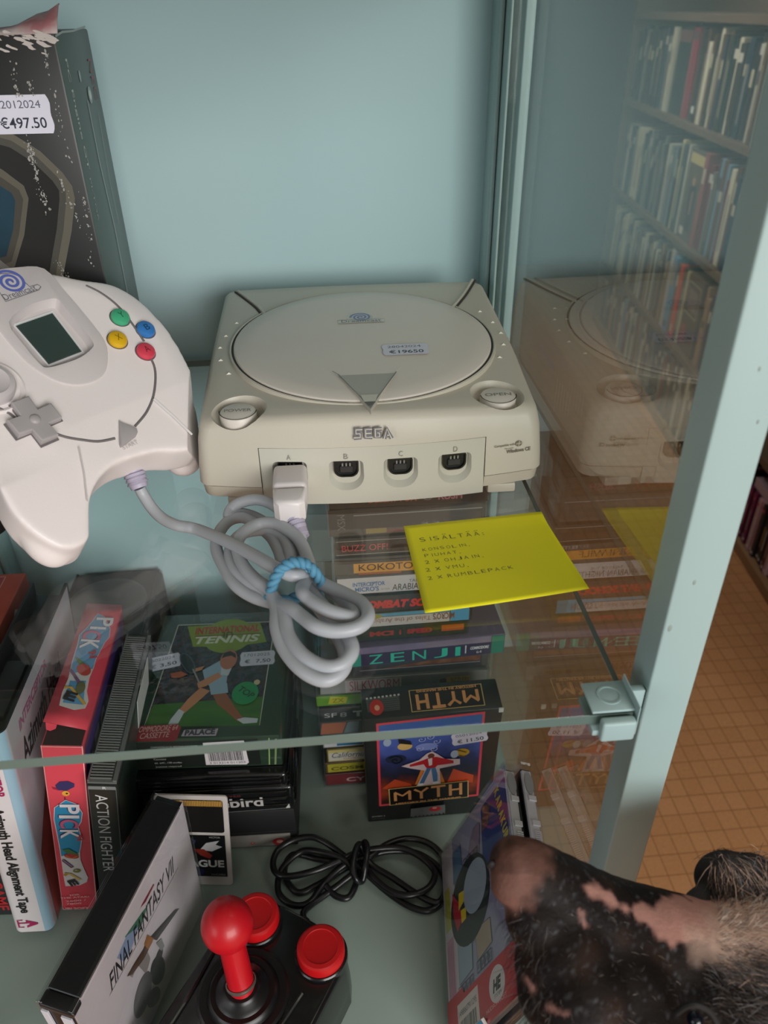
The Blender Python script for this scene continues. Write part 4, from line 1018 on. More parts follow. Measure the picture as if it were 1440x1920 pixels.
cl = F.pts((173, 1168), (184, 1152), (196, 1158), (207, 1180), (205, 1196), (196, 1208), (190, 1220), (180, 1240), (176, 1255), (168, 1275), (163, 1300), (166, 1318), (160, 1332), (140, 1338), (113, 1334), (118, 1310), (130, 1280), (136, 1250), (146, 1215), (150, 1195), (162, 1182))
p.poly(cl, (96, 150, 190)); p.line(cl, .0004, (214, 196, 196), closed=True); p.poly(F.pts((136, 1262), (174, 1258), (168, 1275), (163, 1300), (166, 1318), (160, 1332), (140, 1338), (113, 1334), (118, 1310), (130, 1280)), (200, 198, 196))
def bigt(ch, px, py, s, col, rot=-2.2):
    c = F(px, py); p.text(ch, c[0] - .0004, c[1] + .0004, s * (.25 if ch == 'I' else .8), s, (60, 44, 80), rot=rot, bold=.03); p.text(ch, c[0], c[1], s * (.25 if ch == 'I' else .8), s, col, rot=rot, bold=.02)
bigt('P', 182, 1160, .0120, LW, -1.5); bigt('I', 170, 1178, .0110, LW, -1.5); bigt('C', 158, 1186, .0125, LP, -1.5); bigt('K', 153, 1204, .0125, LW, -1.5)
c = F(165, 1225); p.text("'N", c[0], c[1], .008, .0055, (196, 60, 70), rot=-1.2, bold=.03)
p.poly(F.pts((141, 1240), (150, 1242), (170, 1258), (166, 1264), (150, 1256)), (104, 126, 76)); p.ell(*F(158, 1262), .0044, .0058, (186, 70, 60), rot=.5)
p.line(F.pts((133, 1264), (150, 1288)), .0022, (120, 84, 116)); p.line(F.pts((122, 1300), (134, 1298), (160, 1326)), .0020, (206, 160, 60)); p.ell(*F(152, 1297), .0028, .0056, (104, 104, 66))
c = F(118, 1322); p.text('E', c[0], c[1], .0075, .0080, (44, 36, 40), rot=-.15, bold=.05)
lp = p.build('lid_print', lid_)
for v in lp.data.vertices:
    s_, t_ = v.co.x / w, max(0, (v.co.y - .012) / (d - .012)); v.co.z += -.0012 - .0012 + .0010 + (.0075 * (1 - s_) + .0006 * s_) * (1 - t_)
F = Face(r, (w, 0, 0), (0, 1, 0), (0, 0, 1)); p = F.print()
p.rect(.003, .005, d - .006, h - .01, (112, 40, 84)); p.rect(.003, h - .075, d - .006, .065, (60, 44, 110))
for k, ch in enumerate("PICK 'N"): p.text(ch, .010 + k * .017, h - .062 + .006 * math.sin(k), .014, .034, (70, 60, 120), bold=.07); p.text(ch, .011 + k * .017, h - .06 + .006 * math.sin(k), .013, .031, (214, 206, 220), bold=.03)
p.build('front_print', b)

# ---- clamshell cassette album with white spine
r = thing('cassette_album', 'black clamshell cassette album with white and pale blue sleeve and Azimuth Head Alignment Tape spine', 'cassette case', mm(-248.6, 319.7, -332.6), dg(-2.0, 5.2, .5))
w, d, h = mm(26.7, 151, 203)
BLK = mat('soft_black_plastic', (30, 31, 32), .35, .1, 30)
def rrect(x0, x1, y0, y1, r0, n=6, only=None):
    P = []
    for cx_, cy_, a0, k in ((x1 - r0, y1 - r0, 0, 'tr'), (x0 + r0, y1 - r0, 90, 'tl'), (x0 + r0, y0 + r0, 180, 'bl'), (x1 - r0, y0 + r0, 270, 'br')):
        if only and k not in only:
            P.append({'tr': (x1, y1), 'tl': (x0, y1), 'bl': (x0, y0), 'br': (x1, y0)}[k]); continue
        for i in range(n + 1): a = math.radians(a0 + 90 * i / n); P.append((cx_ + r0 * math.cos(a), cy_ + r0 * math.sin(a)))
    return P
outer = rrect(0, w, 0, d, .0055, 8, ('br', 'bl'))
inner = rrect(.0022, w - .0022, .0022, d + .002, .0042, 8, ('br', 'bl'))
SLV = ramp_mat('white_to_blue_sleeve', [(0, (214, 208, 210)), (.30, (212, 206, 208)), (.34, (154, 184, 202)), (.44, (146, 178, 196)), (.50, (190, 186, 196)), (1, (168, 172, 178))], 2, .3, coord='Generated', detail=1, grad=(0, 0.0, 1.0), mixg=1.0)
bm = bmesh.new(); prism(bm, outer, 0, h, .0006, 1)
ob = obj('case', bm, BLK, r, 30)
cut = bmesh.new(); prism(cut, inner, h - .012, h + .02); bmesh.ops.recalc_face_normals(cut, faces=cut.faces[:])
cme = bpy.data.meshes.new('cut'); cut.to_mesh(cme); cut.free(); co = bpy.data.objects.new('cut', cme); COL.objects.link(co); co.parent = r
md = ob.modifiers.new('b', 'BOOLEAN'); md.object = co; md.operation = 'DIFFERENCE'; md.solver = 'EXACT'; bake(ob); bpy.data.objects.remove(co); sharp(ob.data, 30)
bm = bmesh.new(); box(bm, .0055, w - .0055, .012, d - .02, h - .022, h - .010, .001, 1); box(bm, .0065, w - .0065, .02, .07, h - .010, h - .005, .0012, 2); obj('inner_tray', bm, mat('tray_charcoal', (44, 45, 46), .5), r)
# the printed sleeve wraps spine and covers
bm = bmesh.new(); path = [( -.0003, .045)] + [(-.0003, .0055)] + [(.0055 - .0058 * math.cos(t), .0055 - .0058 * math.sin(t)) for t in [math.pi / 2 * k / 8 for k in range(1, 9)]] + [(w * .76, -.0003)] + [(w - .0055 + .0058 * math.sin(t), .0055 - .0058 * math.cos(t)) for t in [math.pi / 2 * k / 8 for k in range(0, 9)]] + [(w + .0003, .05), (w + .0003, .1), (w + .0003, d - .004)]
lo = [bm.verts.new((x, y, .0015)) for x, y in path]; hi = [bm.verts.new((x, y, h - .0005)) for x, y in path]
for i in range(len(path) - 1): bm.faces.new((lo[i], lo[i + 1], hi[i + 1], hi[i]))
bm.normal_update()
m1, m2, m3 = mat('sleeve_white', (216, 209, 211), .3, .02, 10), mat('sleeve_pale_blue', (150, 182, 200), .3, .04, 10), ramp_mat('sleeve_cover_print', [(0, (184, 186, 190)), (.42, (184, 184, 188)), (.5, (184, 172, 180)), (.62, (166, 170, 178)), (1, (120, 122, 130))], 22, .28, detail=3)
for f in bm.faces:
    c = f.calc_center_median(); f.material_index = 0 if c.x < w * .81 else (1 if c.y < .0030 else 2)
slv = obj('printed_sleeve', bm, [m1, m2, m3], r, 60)
F = Face(r, (0, 0, 0), (1, 0, 0), (0, 0, 1)); p = F.print(.0006)
MAG = (164, 30, 88)
p.text('INTERCEPTOR', .0122, h - .004, .052, .0066, MAG, rot=-math.pi / 2, bold=.03); p.text("MICRO'S", .0052, h - .004, .030, .0050, MAG, rot=-math.pi / 2, bold=.03); p.text('1986', .0040, h - .050, .008, .0022, (150, 60, 100), rot=-math.pi / 2)
p.text('Azimuth Head Alignment Tape', .0062, h - .066, .112, .0092, (26, 24, 26), rot=-math.pi / 2, bold=.03)
p.line([(.008, .0165), (.0045, .0165), (.0045, .008), (.008, .008)], .0012, MAG); p.line([(.0045, .013), (.012, .013)], .0012, MAG); p.text('A', .010, .0165, .009, .008, MAG, rot=-math.pi / 2, bold=.05)
p.build('spine_print', slv)
F = Face(r, (w, 0, 0), (0, 1, 0), (0, 0, 1)); p = F.print(.0006)
p.text('Azimuth Head', .016, h - .048, .090, .020, (40, 42, 46), bold=.02, shear=.25); p.text('INTERCEPTOR', .020, h - .020, .060, .008, (170, 96, 130), bold=.02, shear=.2)
p.poly([(.009, .0), (d - .006, .0), (d - .006, .115), (.040, .115), (.009, .078)], ramp_mat('reddish_cover_picture', [(0, (110, 50, 44)), (.45, (160, 84, 78)), (.7, (130, 66, 58)), (1, (70, 34, 30))], 30, .3)); p.line([(.009, .0), (.009, .078), (.040, .115)], .0006, (40, 40, 44))
p.build('cover_print', slv)

# ---- black game case with red lettering (at the left edge)
f0, f1 = at(0, 1732, 2, ZL), at(42, 1728, 2, ZL)
r = thing('game_case', 'black game case with red GAME lettering at the far left', 'game case', (-.2705, .338, ZL + .0004), dg(0, 6.0, 0))
b = obj('case', bx(0, .0165, 0, .028, 0, .17, .0012, 2), BLK, r)
F = Face(r, (0, 0, 0), (1, 0, 0), (0, 0, 1)); p = F.print(); p.text('VIDEOGAME', .0035, .086, .079, .0085, (168, 28, 36), rot=-math.pi / 2, bold=.02); p.line([(.0158, 0), (.0158, .16)], .0008, (206, 204, 202)); p.build('spine_print', b)

# ---- slim black case with ribbed clear lid
r = thing('ribbed_case', 'slim black game case with ribbed top and ACTION FIGHTER spine', 'game case', mm(-192.2, 337.1, -332.6), dg(3.8, 9.5, -.3))
w, d, h = mm(18.7, 129, 158.6)
b = obj('case', bx(0, w, 0, d, 0, h - .003, .0008, 2), mat('case_black_green', (30, 34, 33), .28, .1, 20), r)
bm = bmesh.new(); box(bm, .0004, w - .0004, .001, d - .001, h - .003, h - .0012)
k = 0
while .003 + k * .0021 < d - .004: y = .003 + k * .0021; box(bm, .0012, w * .80, y, y + .0011, h - .0012, h, .0003, 1); k += 1
box(bm, w * .84, w - .0003, .001, d - .001, h - .0012, h + .0004, .0003, 1); box(bm, .0003, .0014, .001, d - .001, h - .0012, h + .0004, .0003, 1)
obj('ribbed_edge', bm, mat('smoky_ribbed_plastic', (98, 100, 98), .28, .1, 60), r)
F = Face(r, (0, 0, 0), (1, 0, 0), (0, 0, 1)); p = F.print()
p.text('ACTION FIGHTER', .0046, h - .0135, .094, .0076, (206, 206, 206), rot=-math.pi / 2, bold=.0); p.frame(.0008, .001, w - .0016, h - .006, .0004, (92, 96, 94)); p.rect(.001, h - .0075, w - .002, .0035, (120, 122, 122)); p.text('R', w * .52, h - .0070, .0022, .0026, (226, 226, 226)); p.build('spine_print', b)
F = Face(r, (w, 0, 0), (0, 1, 0), (0, 0, 1)); p = F.print(); p.rect(.002, .003, d - .004, h - .010, (34, 50, 44)); p.rect(d - .05, h - .0, .014, .0016, (210, 212, 210)); p.build('cover_print', b)
fl = bmesh.new(); box(fl, w + .0006, w + .0010, d - .064, d - .022, h - .030, h - .0005); o = obj('paper_tab', fl, mat('white_tab_paper', (196, 196, 194), .7), r, 0)

# ---- narrow orange red box at the rear left
r = thing('red_box', 'orange red cardboard box with two white oval cut-outs at the rear left', 'box', (-.2862, .405, ZL + .0004))
w, d, h = .042, .095, .1975
bm = bx(0, w, 0, d, 0, h, .0008, 1); b = obj('carton', bm, ramp_mat('orange_red_carton', [(0, (120, 30, 26)), (.45, (168, 58, 40)), (.6, (190, 84, 52)), (1, (150, 34, 34))], 12, .4, detail=2), r)
p = Print((0, 0, h), (1, 0, 0), (0, 1, 0)); p.rect(.002, d - .030, .026, .026, (150, 28, 40)); p.frame(.002, d - .030, .026, .026, .0006, (222, 170, 160)); p.frame(.013, d - .014, .006, .003, .0006, (226, 190, 180)); p.rect(.002, .02, .026, .036, (140, 30, 40)); p.frame(.002, .02, .026, .036, .0006, (222, 170, 160)); p.build('top_print', b)
p = Print((w, 0, 0), (0, 1, 0), (0, 0, 1), .0004)
for y, z in ((.062, h - .034), (.024, h - .034)):
    p.ell(y, z, .0085, .026, (206, 200, 196), rot=.12); p.ell(y + .002, z + .018, .0018, .004, (30, 26, 26))
p.build('oval_print', b)
# dark mesh bag corner between the red box and the album
bm = bmesh.new(); lathe(bm, [(0, 0), (.010, .003), (.0125, .02), (.0120, .045), (.009, .064), (.0055, .078), (.0045, .094), (0, .098)], 24, Matrix.Translation((-.2630, .384, ZL + .0004)) @ Matrix.Scale(.75, 4, (0, 1, 0)) @ Matrix.Scale(2.05, 4, (0, 0, 1)))
tag(obj('mesh_pouch', bm, ramp_mat('black_netting', [(0, (12, 13, 13)), (.5, (26, 28, 27)), (.58, (84, 86, 82)), (1, (40, 42, 40))], 420, .6), None), 'black netted pouch between the orange red box and the clamshell album', 'pouch')
# ---- bulky black hardware with a hump at the rear left
r = thing('game_adaptor', 'bulky black plastic adaptor with rounded hump behind the red carton', 'game hardware', (-.2415, .480, ZL + .0004))
HB = mat('dusty_black_plastic', (46, 47, 48), .42, .1, 20)
b = obj('casing', bx(0, .0800, .006, .1015, 0, .134, .006, 4), HB, r)
bm = bmesh.new(); lathe(bm, [(.034, 0), (.034, .0042), (.031, .0062), (.026, .0068), (0, .0070)], 48, Matrix.Translation((.040, .052, .132))); obj('hump', bm, mat('grey_black_dome', (66, 67, 68), .35), r)
for x in (.004, .076): obj('edge_ridge', tube(bmesh.new(), [(x, .01, .1335), (x, .098, .1335)], .0012, 8), HB, r)

# ---- flat stack: black console carton, album case, video case, tennis game box
r = thing('black_carton', 'black carton with grey printed band at the bottom of the flat stack', 'box', (-.158, .379, ZL + .0004), dg(0, 0, -1.5))
b = obj('carton', bx(0, .1130, 0, .145, 0, .046, .0012, 2), mat('matt_black_card', (26, 27, 28), .55, .08, 30), r)
F = Face(r, (0, 0, 0), (1, 0, 0), (0, 0, 1)); p = F.print()
p.rect(.0, .0015, .1075, .0150, ramp_mat('grey_band_print', [(0, (120, 116, 108)), (.6, (150, 146, 140)), (1, (96, 98, 98))], 40, .4)); 
for px, py, s in ((475, 1589, .0016), (525, 1588, .0052)):
    c = F(px, py); c = (c[0], max(.006, min(.012, c[1]))); p.ell(c[0], c[1], s, s * .9, (186, 50, 48)); p.ell(c[0] + s * .1, c[1] + s * .1, s * .5, s * .4, (232, 170, 160))
p.line([(0, .020), (.112, .020)], .0006, (60, 62, 62)); p.build('front_print', b)
def soft_case(loc, w, d, h, label, rz, text=None):
    r = thing('cassette_box', label, 'cassette case', loc, dg(0, 0, rz))
    GL = mat('glossy_black_vinyl', (16, 17, 18), .16, .1, 20, coat=.4)
    b = obj('case', bx(0, w, 0, d, 0, h, .0035, 4), GL, r)
    bm = bmesh.new()
    for z in (h * .22, h * .55, h * .82): tube(bm, [(.003, -.0002, z), (w * .6, -.0008, z + .0004), (w - .006, -.0006, z), (w + .0004, .004, z + .0004), (w + .0006, d * .5, z)], .0009, 8)
    obj('piping', bm, GL, r)
    if text:
        p = Print((0, 0, 0), (1, 0, 0), (0, 0, 1), .0012); text(p, w, h); p.build('spine_print', b)
    return r
def fire(p, w, h):
    p.text('Firebird', w * .36, h * .26, .050, .0105, (176, 172, 170), bold=.02); p.text('SILVER', w * .52, h * .74, .016, .0018, (120, 40, 40)); p.poly([(w - .0072, h * .10), (w - .004, h * .30), (w - .0036, h * .1)], (190, 192, 190)); p.line([(w * .3, h * .05), (w - .007, h * .10)], .0004, (130, 132, 132))
soft_case((-.159, .3795, ZL + .0468), .1150, .14, .0262, 'black Firebird cassette box with bent sleeve corner on the black carton', -1.5, fire)
soft_case((-.162, .381, ZL + .0736), .1150, .14, .0150, 'glossy black cassette case directly under the tennis game box', -2.5)
r = thing('tennis_game_box', 'dark green tennis computer game box lying flat with barcode edge and green TOP sticker', 'game box', mm(-160.3, 389.5, -245.6), dg(0, 0, -3.0))
w, d, h = mm(110.5, 137.5, 33.5)
DGR = mat('dark_green_card', (40, 58, 44), .25, .08, 16, coat=.3)
b = obj('carton', bx(0, w, 0, d, 0, h, .0012, 2), DGR, r)
F = Face(r, (0, 0, h), (1, 0, 0), (0, 1, 0)); p = F.print()
pic = F.pts((270, 1362), (487, 1360), (517, 1165), (334, 1172))
p.poly(pic, (206, 206, 190)); c = Vector((sum(q[0] for q in pic) / 4, sum(q[1] for q in pic) / 4))
pic2 = [tuple(c + (Vector(q) - c) * .985) for q in pic]
p.poly(pic2, ramp_mat('crowd_print', [(0, (16, 20, 20)), (.42, (26, 30, 30)), (.52, (70, 44, 44)), (.58, (60, 66, 84)), (.66, (30, 36, 34)), (1, (110, 100, 96))], 150, .25, detail=4))
p.poly(F.pts((287, 1322), (494, 1306), (486, 1361), (270, 1363)), ramp_mat('grass_print', [(0, (34, 70, 24)), (.5, (60, 108, 34)), (1, (92, 134, 48))], 60, .25, stretch=(.4, 2, 1)))
YG = (132, 150, 40)
p.poly(F.pts((352, 1175), (488, 1168), (500, 1204), (458, 1210), (430, 1215), (400, 1213), (362, 1213)), YG); p.ell(*F(428, 1192), .021, .021, YG)
pxtext(p, F, 'INTERNATIONAL', (366, 1191), (486, 1184), .0090, (182, 44, 40), bold=.03); p.line(F.pts((366, 1194), (490, 1188)), .0008, (120, 60, 30)); pxtext(p, F, '3D', (414, 1197), (436, 1196), .0070, (52, 58, 30)); pxtext(p, F, 'TENNIS', (364, 1209), (486, 1203), .0090, (216, 216, 190), bold=.03, shear=.2)
SK, SK2, WT, WT2 = (196, 132, 92), (150, 88, 56), (196, 204, 210), (150, 176, 196)
p.poly(F.pts((376, 1290), (394, 1296), (372, 1316), (346, 1338), (336, 1332), (352, 1312)), SK); p.poly(F.pts((398, 1302), (424, 1300), (440, 1326), (458, 1350), (446, 1354), (424, 1334), (408, 1322)), SK2)
p.poly(F.pts((336, 1330), (346, 1336), (334, 1358), (314, 1362), (320, 1350)), WT); p.poly(F.pts((444, 1350), (458, 1346), (484, 1348), (482, 1356), (456, 1358)), WT)
p.poly(F.pts((380, 1258), (416, 1238), (424, 1246), (428, 1258), (424, 1286), (396, 1292), (384, 1276)), WT2); p.poly(F.pts((416, 1238), (438, 1246), (428, 1268), (414, 1266)), WT); p.poly(F.pts((392, 1284), (426, 1282), (428, 1300), (396, 1304)), WT2)
p.poly(F.pts((410, 1262), (416, 1270), (386, 1288), (372, 1292), (370, 1282)), SK); p.poly(F.pts((320, 1264), (340, 1260), (352, 1266), (338, 1272), (322, 1272)), (176, 90, 60)); p.poly(F.pts((384, 1250), (378, 1258), (362, 1262), (362, 1256)), SK)
p.ell(*F(429, 1238), .0068, .0112, (184, 112, 84)); p.poly(F.pts((416, 1236), (420, 1226), (432, 1222), (442, 1227), (443, 1236), (434, 1231), (424, 1233)), (44, 32, 28))
rk = F(352, 1245); p.ell(rk[0], rk[1], .0048, .0135, (70, 80, 92), rot=.5); p.ell(rk[0], rk[1], .0038, .0118, (36, 42, 46), rot=.5); p.line(F.pts((362, 1256), (374, 1282)), .0012, (150, 150, 146)); p.ell(*F(482, 1281), .0024, .0028, (206, 196, 150))
p.ell(*F(460, 1301), .0102, .0118, (30, 146, 82)); pxtext(p, F, 'TOP', (444, 1296), (470, 1312), .0058, (16, 60, 34), bold=.02)
p.poly(F.pts((242, 1393), (248, 1364), (334, 1360), (340, 1366), (332, 1388), (326, 1392)), (150, 28, 40)); pxtext(p, F, 'COMMODORE 64', (253, 1376), (333, 1371), .0052, (216, 176, 170), shear=.25); pxtext(p, F, 'CASSETTE', (262, 1388), (318, 1384), .0052, (216, 176, 170), shear=.25)
p.poly(F.pts((340, 1383), (346, 1371), (410, 1368), (405, 1382)), (176, 164, 176)); pxtext(p, F, 'PALACE', (346, 1382), (403, 1379), .0052, (50, 46, 60), bold=.05); p.text('A  TENNIS  GAME  SIMULATION', w * .3, d - .010, .045, .0022, (92, 110, 96))
p.build('cover_print', b)
q0, q1 = F(452, 1250), F(507, 1246); dv = Vector(q1) - Vector(q0); price_label(b, Vector((q0[0], q0[1], h)), (dv.x, dv.y, 0), (-dv.y, dv.x, 0), '17012025', '€  7,50', 'white price label ending in 7,50', .0255, .016)
q0, q1 = F(276, 1262), F(332, 1250); dv = Vector(q1) - Vector(q0); price_label(b, Vector((q0[0], q0[1], h)), (dv.x, dv.y, 0), (-dv.y, dv.x, 0), '16022024', '€ 3,50', 'dull lilac price label at the left edge', .0255, .016)
F = Face(r, (0, 0, 0), (1, 0, 0), (0, 0, 1)); p = F.print()
p.rect(.002, .002, w - .018, h - .005, (28, 34, 30))
for k, t_ in enumerate(('COMMODORE 64/128, SPECTRUM AND TENNIS', 'PAL 1293', 'C64', 'Cassette', '64, 64C, 128 modes', 'Joystick required')): p.text(t_, .016, h - .0095 - k * .0043, (.034, .009, .005, .009, .020, .019)[k], .0019, (190, 192, 188))
p.poly([(.0535, .004), (.0835, .003), (.0855, .005), (.0845, h - .004), (.0545, h - .005)], (206, 200, 202)); p.barcode(.0565, .0080, .0255, h - .016, (40, 36, 40), 4); p.text('3 013314 011203', .0565, .0048, .0265, .0022, (60, 56, 60)); p.line([(w - .010, .002), (w - .0075, h - .002)], .0008, (150, 180, 110)); p.line([(w - .0055, .002), (w - .0025, h - .003)], .0014, (120, 140, 96))
p.build('edge_print', b)

# ---- white game card leaning on the stack
r = thing('game_card', 'white edged game card with gold contacts leaning against the flat stack', 'game card', mm(-148.8, 351.5, -334.6), dg(-11.9, 1.8, -5.8))
b = obj('card', (lambda bm: (prism(bm, rrect(0, .054, 0, .086, .003, 5), -.001, .001, .0003, 1), bmesh.ops.transform(bm, matrix=Matrix.Rotation(R_(90), 4, 'X') @ Matrix.Translation((0, 0, -.001)), verts=bm.verts[:]), bm)[2])(bmesh.new()), mat('white_card_plastic', (206, 198, 194), .4, .02), r)
p = Print((0, 0, 0), (1, 0, 0), (0, 0, 1), .0002)
p.poly(rrect(.003, .0505, .052, .0825, .002, 4), (26, 24, 24)); p.rect(.0035, .0765, .0468, .0055, (66, 48, 24))
for k in range(38): p.rect(.0038 + k * .00122, .0768, .0008, .0050, (206, 156, 76), False)
p.rect(.0035, .009, .047, .0405, (16, 15, 18)); p.poly([(.030, .034), (.036, .042), (.046, .0445), (.043, .0405), (.048, .0385), (.040, .034), (.036, .0345)], (190, 188, 190)); p.poly([(.026, .036), (.031, .030), (.038, .0265), (.040, .030), (.034, .036)], (130, 44, 34)); p.line([(.0245, .046), (.028, .044), (.0265, .0405)], .001, (60, 66, 100)); p.text('VICTOR', .0385, .0468, .0085, .0016, (170, 170, 170)); p.text('LEAGUE', .0125, .0185, .036, .0070, (222, 220, 220), bold=.03); p.text('HuCARD', .0385, .0105, .0105, .0016, (160, 160, 160)); p.poly([(.027, .010), (.032, .010), (.033, .0165), (.028, .0165)], (30, 26, 76))
p.build('card_print', b)

# ---- thick double disc case (front left)
r = thing('disc_case', 'thick black spined double disc case with white cover reading FINAL FANTASY VII', 'disc case', mm(-175.5, 218.2, -334.7), dg(3.4, 4.3, -19.5))
w, d, h = mm(22.5, 125.3, 138.5)
DB = mat('disc_black', (24, 24, 27), .34, .06, 30)
b = obj('tray', bx(.0024, w - .0024, .0005, d - .0005, .0005, h - .0022, .0008, 2), DB, r)
bm = bmesh.new(); box(bm, .0018, w - .0018, .0078, d - .0045, h - .0026, h - .0008, .0005, 1); box(bm, .0012, w - .0012, -.0002, .0078, h - .0065, h - .0012, .0012, 3); obj('hinge_spine', bm, DB, r)
bm = bmesh.new()
box(bm, 0, .0012, 0, d, 0, h, .0004, 1); box(bm, w - .0012, w, 0, d, 0, h, .0004, 1); box(bm, .0012, .0040, .0004, d - .0004, h - .0012, h, .0003, 1); box(bm, w - .0040, w - .0012, .0004, d - .0004, h - .0012, h, .0003, 1)
obj('clear_shell', bm, pane('jewel_case_plastic', (.985, .988, .99, 1), .02), r)
for a_, b_ in ((.0016, .0058), (w - .0092, w - .003)): obj('paper_edge', bx(a_, b_, -.0009, .0004, .001, h - .008, .0002, 1), mat('white_insert_paper', (206, 204, 212), .6), r)
F = Face(r, (w - .0013, 0, 0), (0, 1, 0), (0, 0, 1)); p = F.print(-.0006, .00003)
p.rect(.001, .001, d - .002, h - .002, ramp_mat('white_cover_paper', [(0, (186, 178, 176)), (.42, (214, 206, 210)), (.6, (220, 212, 216)), (1, (226, 220, 224))], 10, .3, detail=3))
p.poly(F.pts((268, 1700), (290, 1660), (292, 1662), (276, 1694), (266, 1706)), (130, 28, 44)); p.poly(F.pts((237, 1760), (270, 1712), (280, 1700), (268, 1738), (246, 1766)), (66, 120, 96)); p.poly(F.pts((222, 1800), (240, 1758), (262, 1740), (250, 1780), (236, 1806)), (140, 160, 190))
pxtext(p, F, 'FINAL FANTASY VII', (212, 1862), (330, 1634), .0160, (16, 14, 18), bold=.012, shear=.28); p.line(F.pts((208, 1870), (336, 1630)), .0004, (40, 36, 40))
p.poly(F.pts((282, 1762), (330, 1708), (338, 1706), (320, 1732), (296, 1766)), (70, 68, 70)); SM = ramp_mat('smoky_cover_shape', [(0, (60, 60, 62)), (.5, (96, 94, 94)), (1, (150, 144, 144))], 60, .3, detail=3)
p.ell(*F(298, 1822), .0075, .0175, (58, 58, 60), rot=.12); p.ell(*F(300, 1796), .0052, .0062, (66, 64, 64)); p.poly(F.pts((242, 1830), (262, 1802), (278, 1786), (284, 1800), (276, 1830), (260, 1812), (250, 1836)), (150, 140, 138)); p.ell(*F(270, 1868), .0110, .0170, SM, rot=-.2); p.ell(*F(290, 1872), .0060, .0130, SM, rot=.3); p.poly(F.pts((240, 1834), (256, 1806), (270, 1784), (280, 1760), (288, 1768), (272, 1800), (250, 1830)), (84, 60, 44)); p.poly(F.pts((272, 1774), (278, 1756), (290, 1762), (280, 1784)), (166, 112, 60)); p.poly(F.pts((294, 1772), (304, 1762), (310, 1776), (304, 1786)), (150, 150, 148))
p.build('cover_print', r)

# ---- cassette tower
def cassette(loc, w, d, h, rz, label, spine, inlay=(70, 72, 70), clear=True, name='cassette'):
    r = thing(name, label, 'cassette', loc, dg(0, 0, rz), None)
    if clear:
        obj('case', bx(0, w, 0, d, 0, h, .0008, 1), SHELLC, r)
        obj('inlay', bx(.0022, w - .0022, .0010, d - .0022, .0010, h - .0010), mat('inlay_%02x%02x%02x' % inlay, inlay, .5), r, 0)
        y = .0010
        inl = r.children[1] if len(r.children) > 1 else None
        for a_ in (.0004, w - .0019): obj('hinge_lug', bx(a_, a_ + .0015, -.0003, .012, .0012, h - .0012, .0003, 1), SHELLC, r)
    else:
        obj('case', bx(0, w, 0, d, 0, h, .0010, 2), mat('inlay_%02x%02x%02x' % inlay, inlay, .35), r); y = 0
    p = Print((0, y, 0), (1, 0, 0), (0, 0, 1), .0002); spine(p, w, h); p.build('spine_print', r.children[-1] if not clear else r.children[1])
    return r
st = [
 ('red inlay cassette reading CYBE at the foot of the tower', .0160, -.0235, 0, (92, 34, 38), lambda p, w, h: (p.rect(.004, .0012, w - .008, h - .0035, (120, 34, 44)), p.text('CYBERNOID', .020, .0042, .068, .0052, (206, 176, 180), bold=.02))),
 ('yellow spined COSMIC CRUISER cassette second from the foot', .0150, -.0228, .4, (84, 60, 36), lambda p, w, h: (p.rect(.004, .0014, w - .008, h - .0042, (178, 170, 46)), p.text('COSMIC CRUISER', .0068, .0034, .080, .0046, (92, 84, 26), bold=.03))),
 ('cream California cassette with sky blue letters above the yellow one', .0175, -.0205, -.3, (120, 112, 60), lambda p, w, h: (p.rect(.003, .0012, w - .006, h - .003, (206, 190, 120)), p.rect(.0035, .0022, .036, h - .0075, (206, 204, 190)), p.text('California', .006, .0058, .028, .0062, (44, 50, 84), shear=.3), p.text('GAMES', .0155, .0030, .013, .0020, (190, 90, 60)))),
 ('white and blue spined cassette just below the shelf edge', .0165, -.0232, .2, (130, 130, 130), lambda p, w, h: (p.rect(.003, .002, w - .006, h - .004, (206, 208, 210)), p.rect(.0135, .0028, .0215, h - .0062, (30, 110, 152)), p.text('by Flair', .006, .0052, .0052, .0060, (50, 50, 56)), p.ell(.032, .0080, .0012, .0012, (200, 206, 210)))),
 ('cassette with a salmon and grey picture spine behind the shelf edge', .0160, -.0245, -.2, (66, 66, 66), lambda p, w, h: (p.poly([(.002, .001), (.020, .001), (.024, h - .002), (.004, h - .002)], (176, 104, 80)), p.poly([(.021, .001), (.033, .001), (.034, h - .002), (.025, h - .002)], (128, 142, 148)), p.rect(.036, .002, .04, h - .004, (60, 70, 72)))),
 ('black cassette with silver letters in the middle of the tower', .0170, -.0240, .3, (34, 34, 36), lambda p, w, h: (p.rect(.003, .001, w - .006, h - .002, (44, 44, 46)), p.text('SF', .006, .0058, .010, .0048, (190, 190, 188)), p.text('8', .0185, .0055, .0055, .0050, (150, 150, 150)), p.text('TRI', .029, .0048, .018, .0066, (176, 176, 174), bold=.05))),
 ('bright green spined cassette with a yellow badge', .0150, -.0243, 0, (60, 84, 40), lambda p, w, h: (p.rect(.001, .0015, w * .40, h - .004, (104, 156, 48)), p.poly([(.010, .003), (.024, .0028), (.026, h - .005), (.012, h - .0035)], (196, 190, 60)), p.text('ZX', .0135, .0042, .009, .0044, (120, 120, 30)), p.text('T', .040, .0026, .008, .0065, (30, 44, 20), bold=.05))),
]
z = ZL + .0004
for lab, hgt, x, rz, inl, sp in st:
    cassette((x, .4285 + .0008 * math.sin(z * 900), z), .109, .070, hgt - .0003, rz, lab, sp, inl); z += hgt
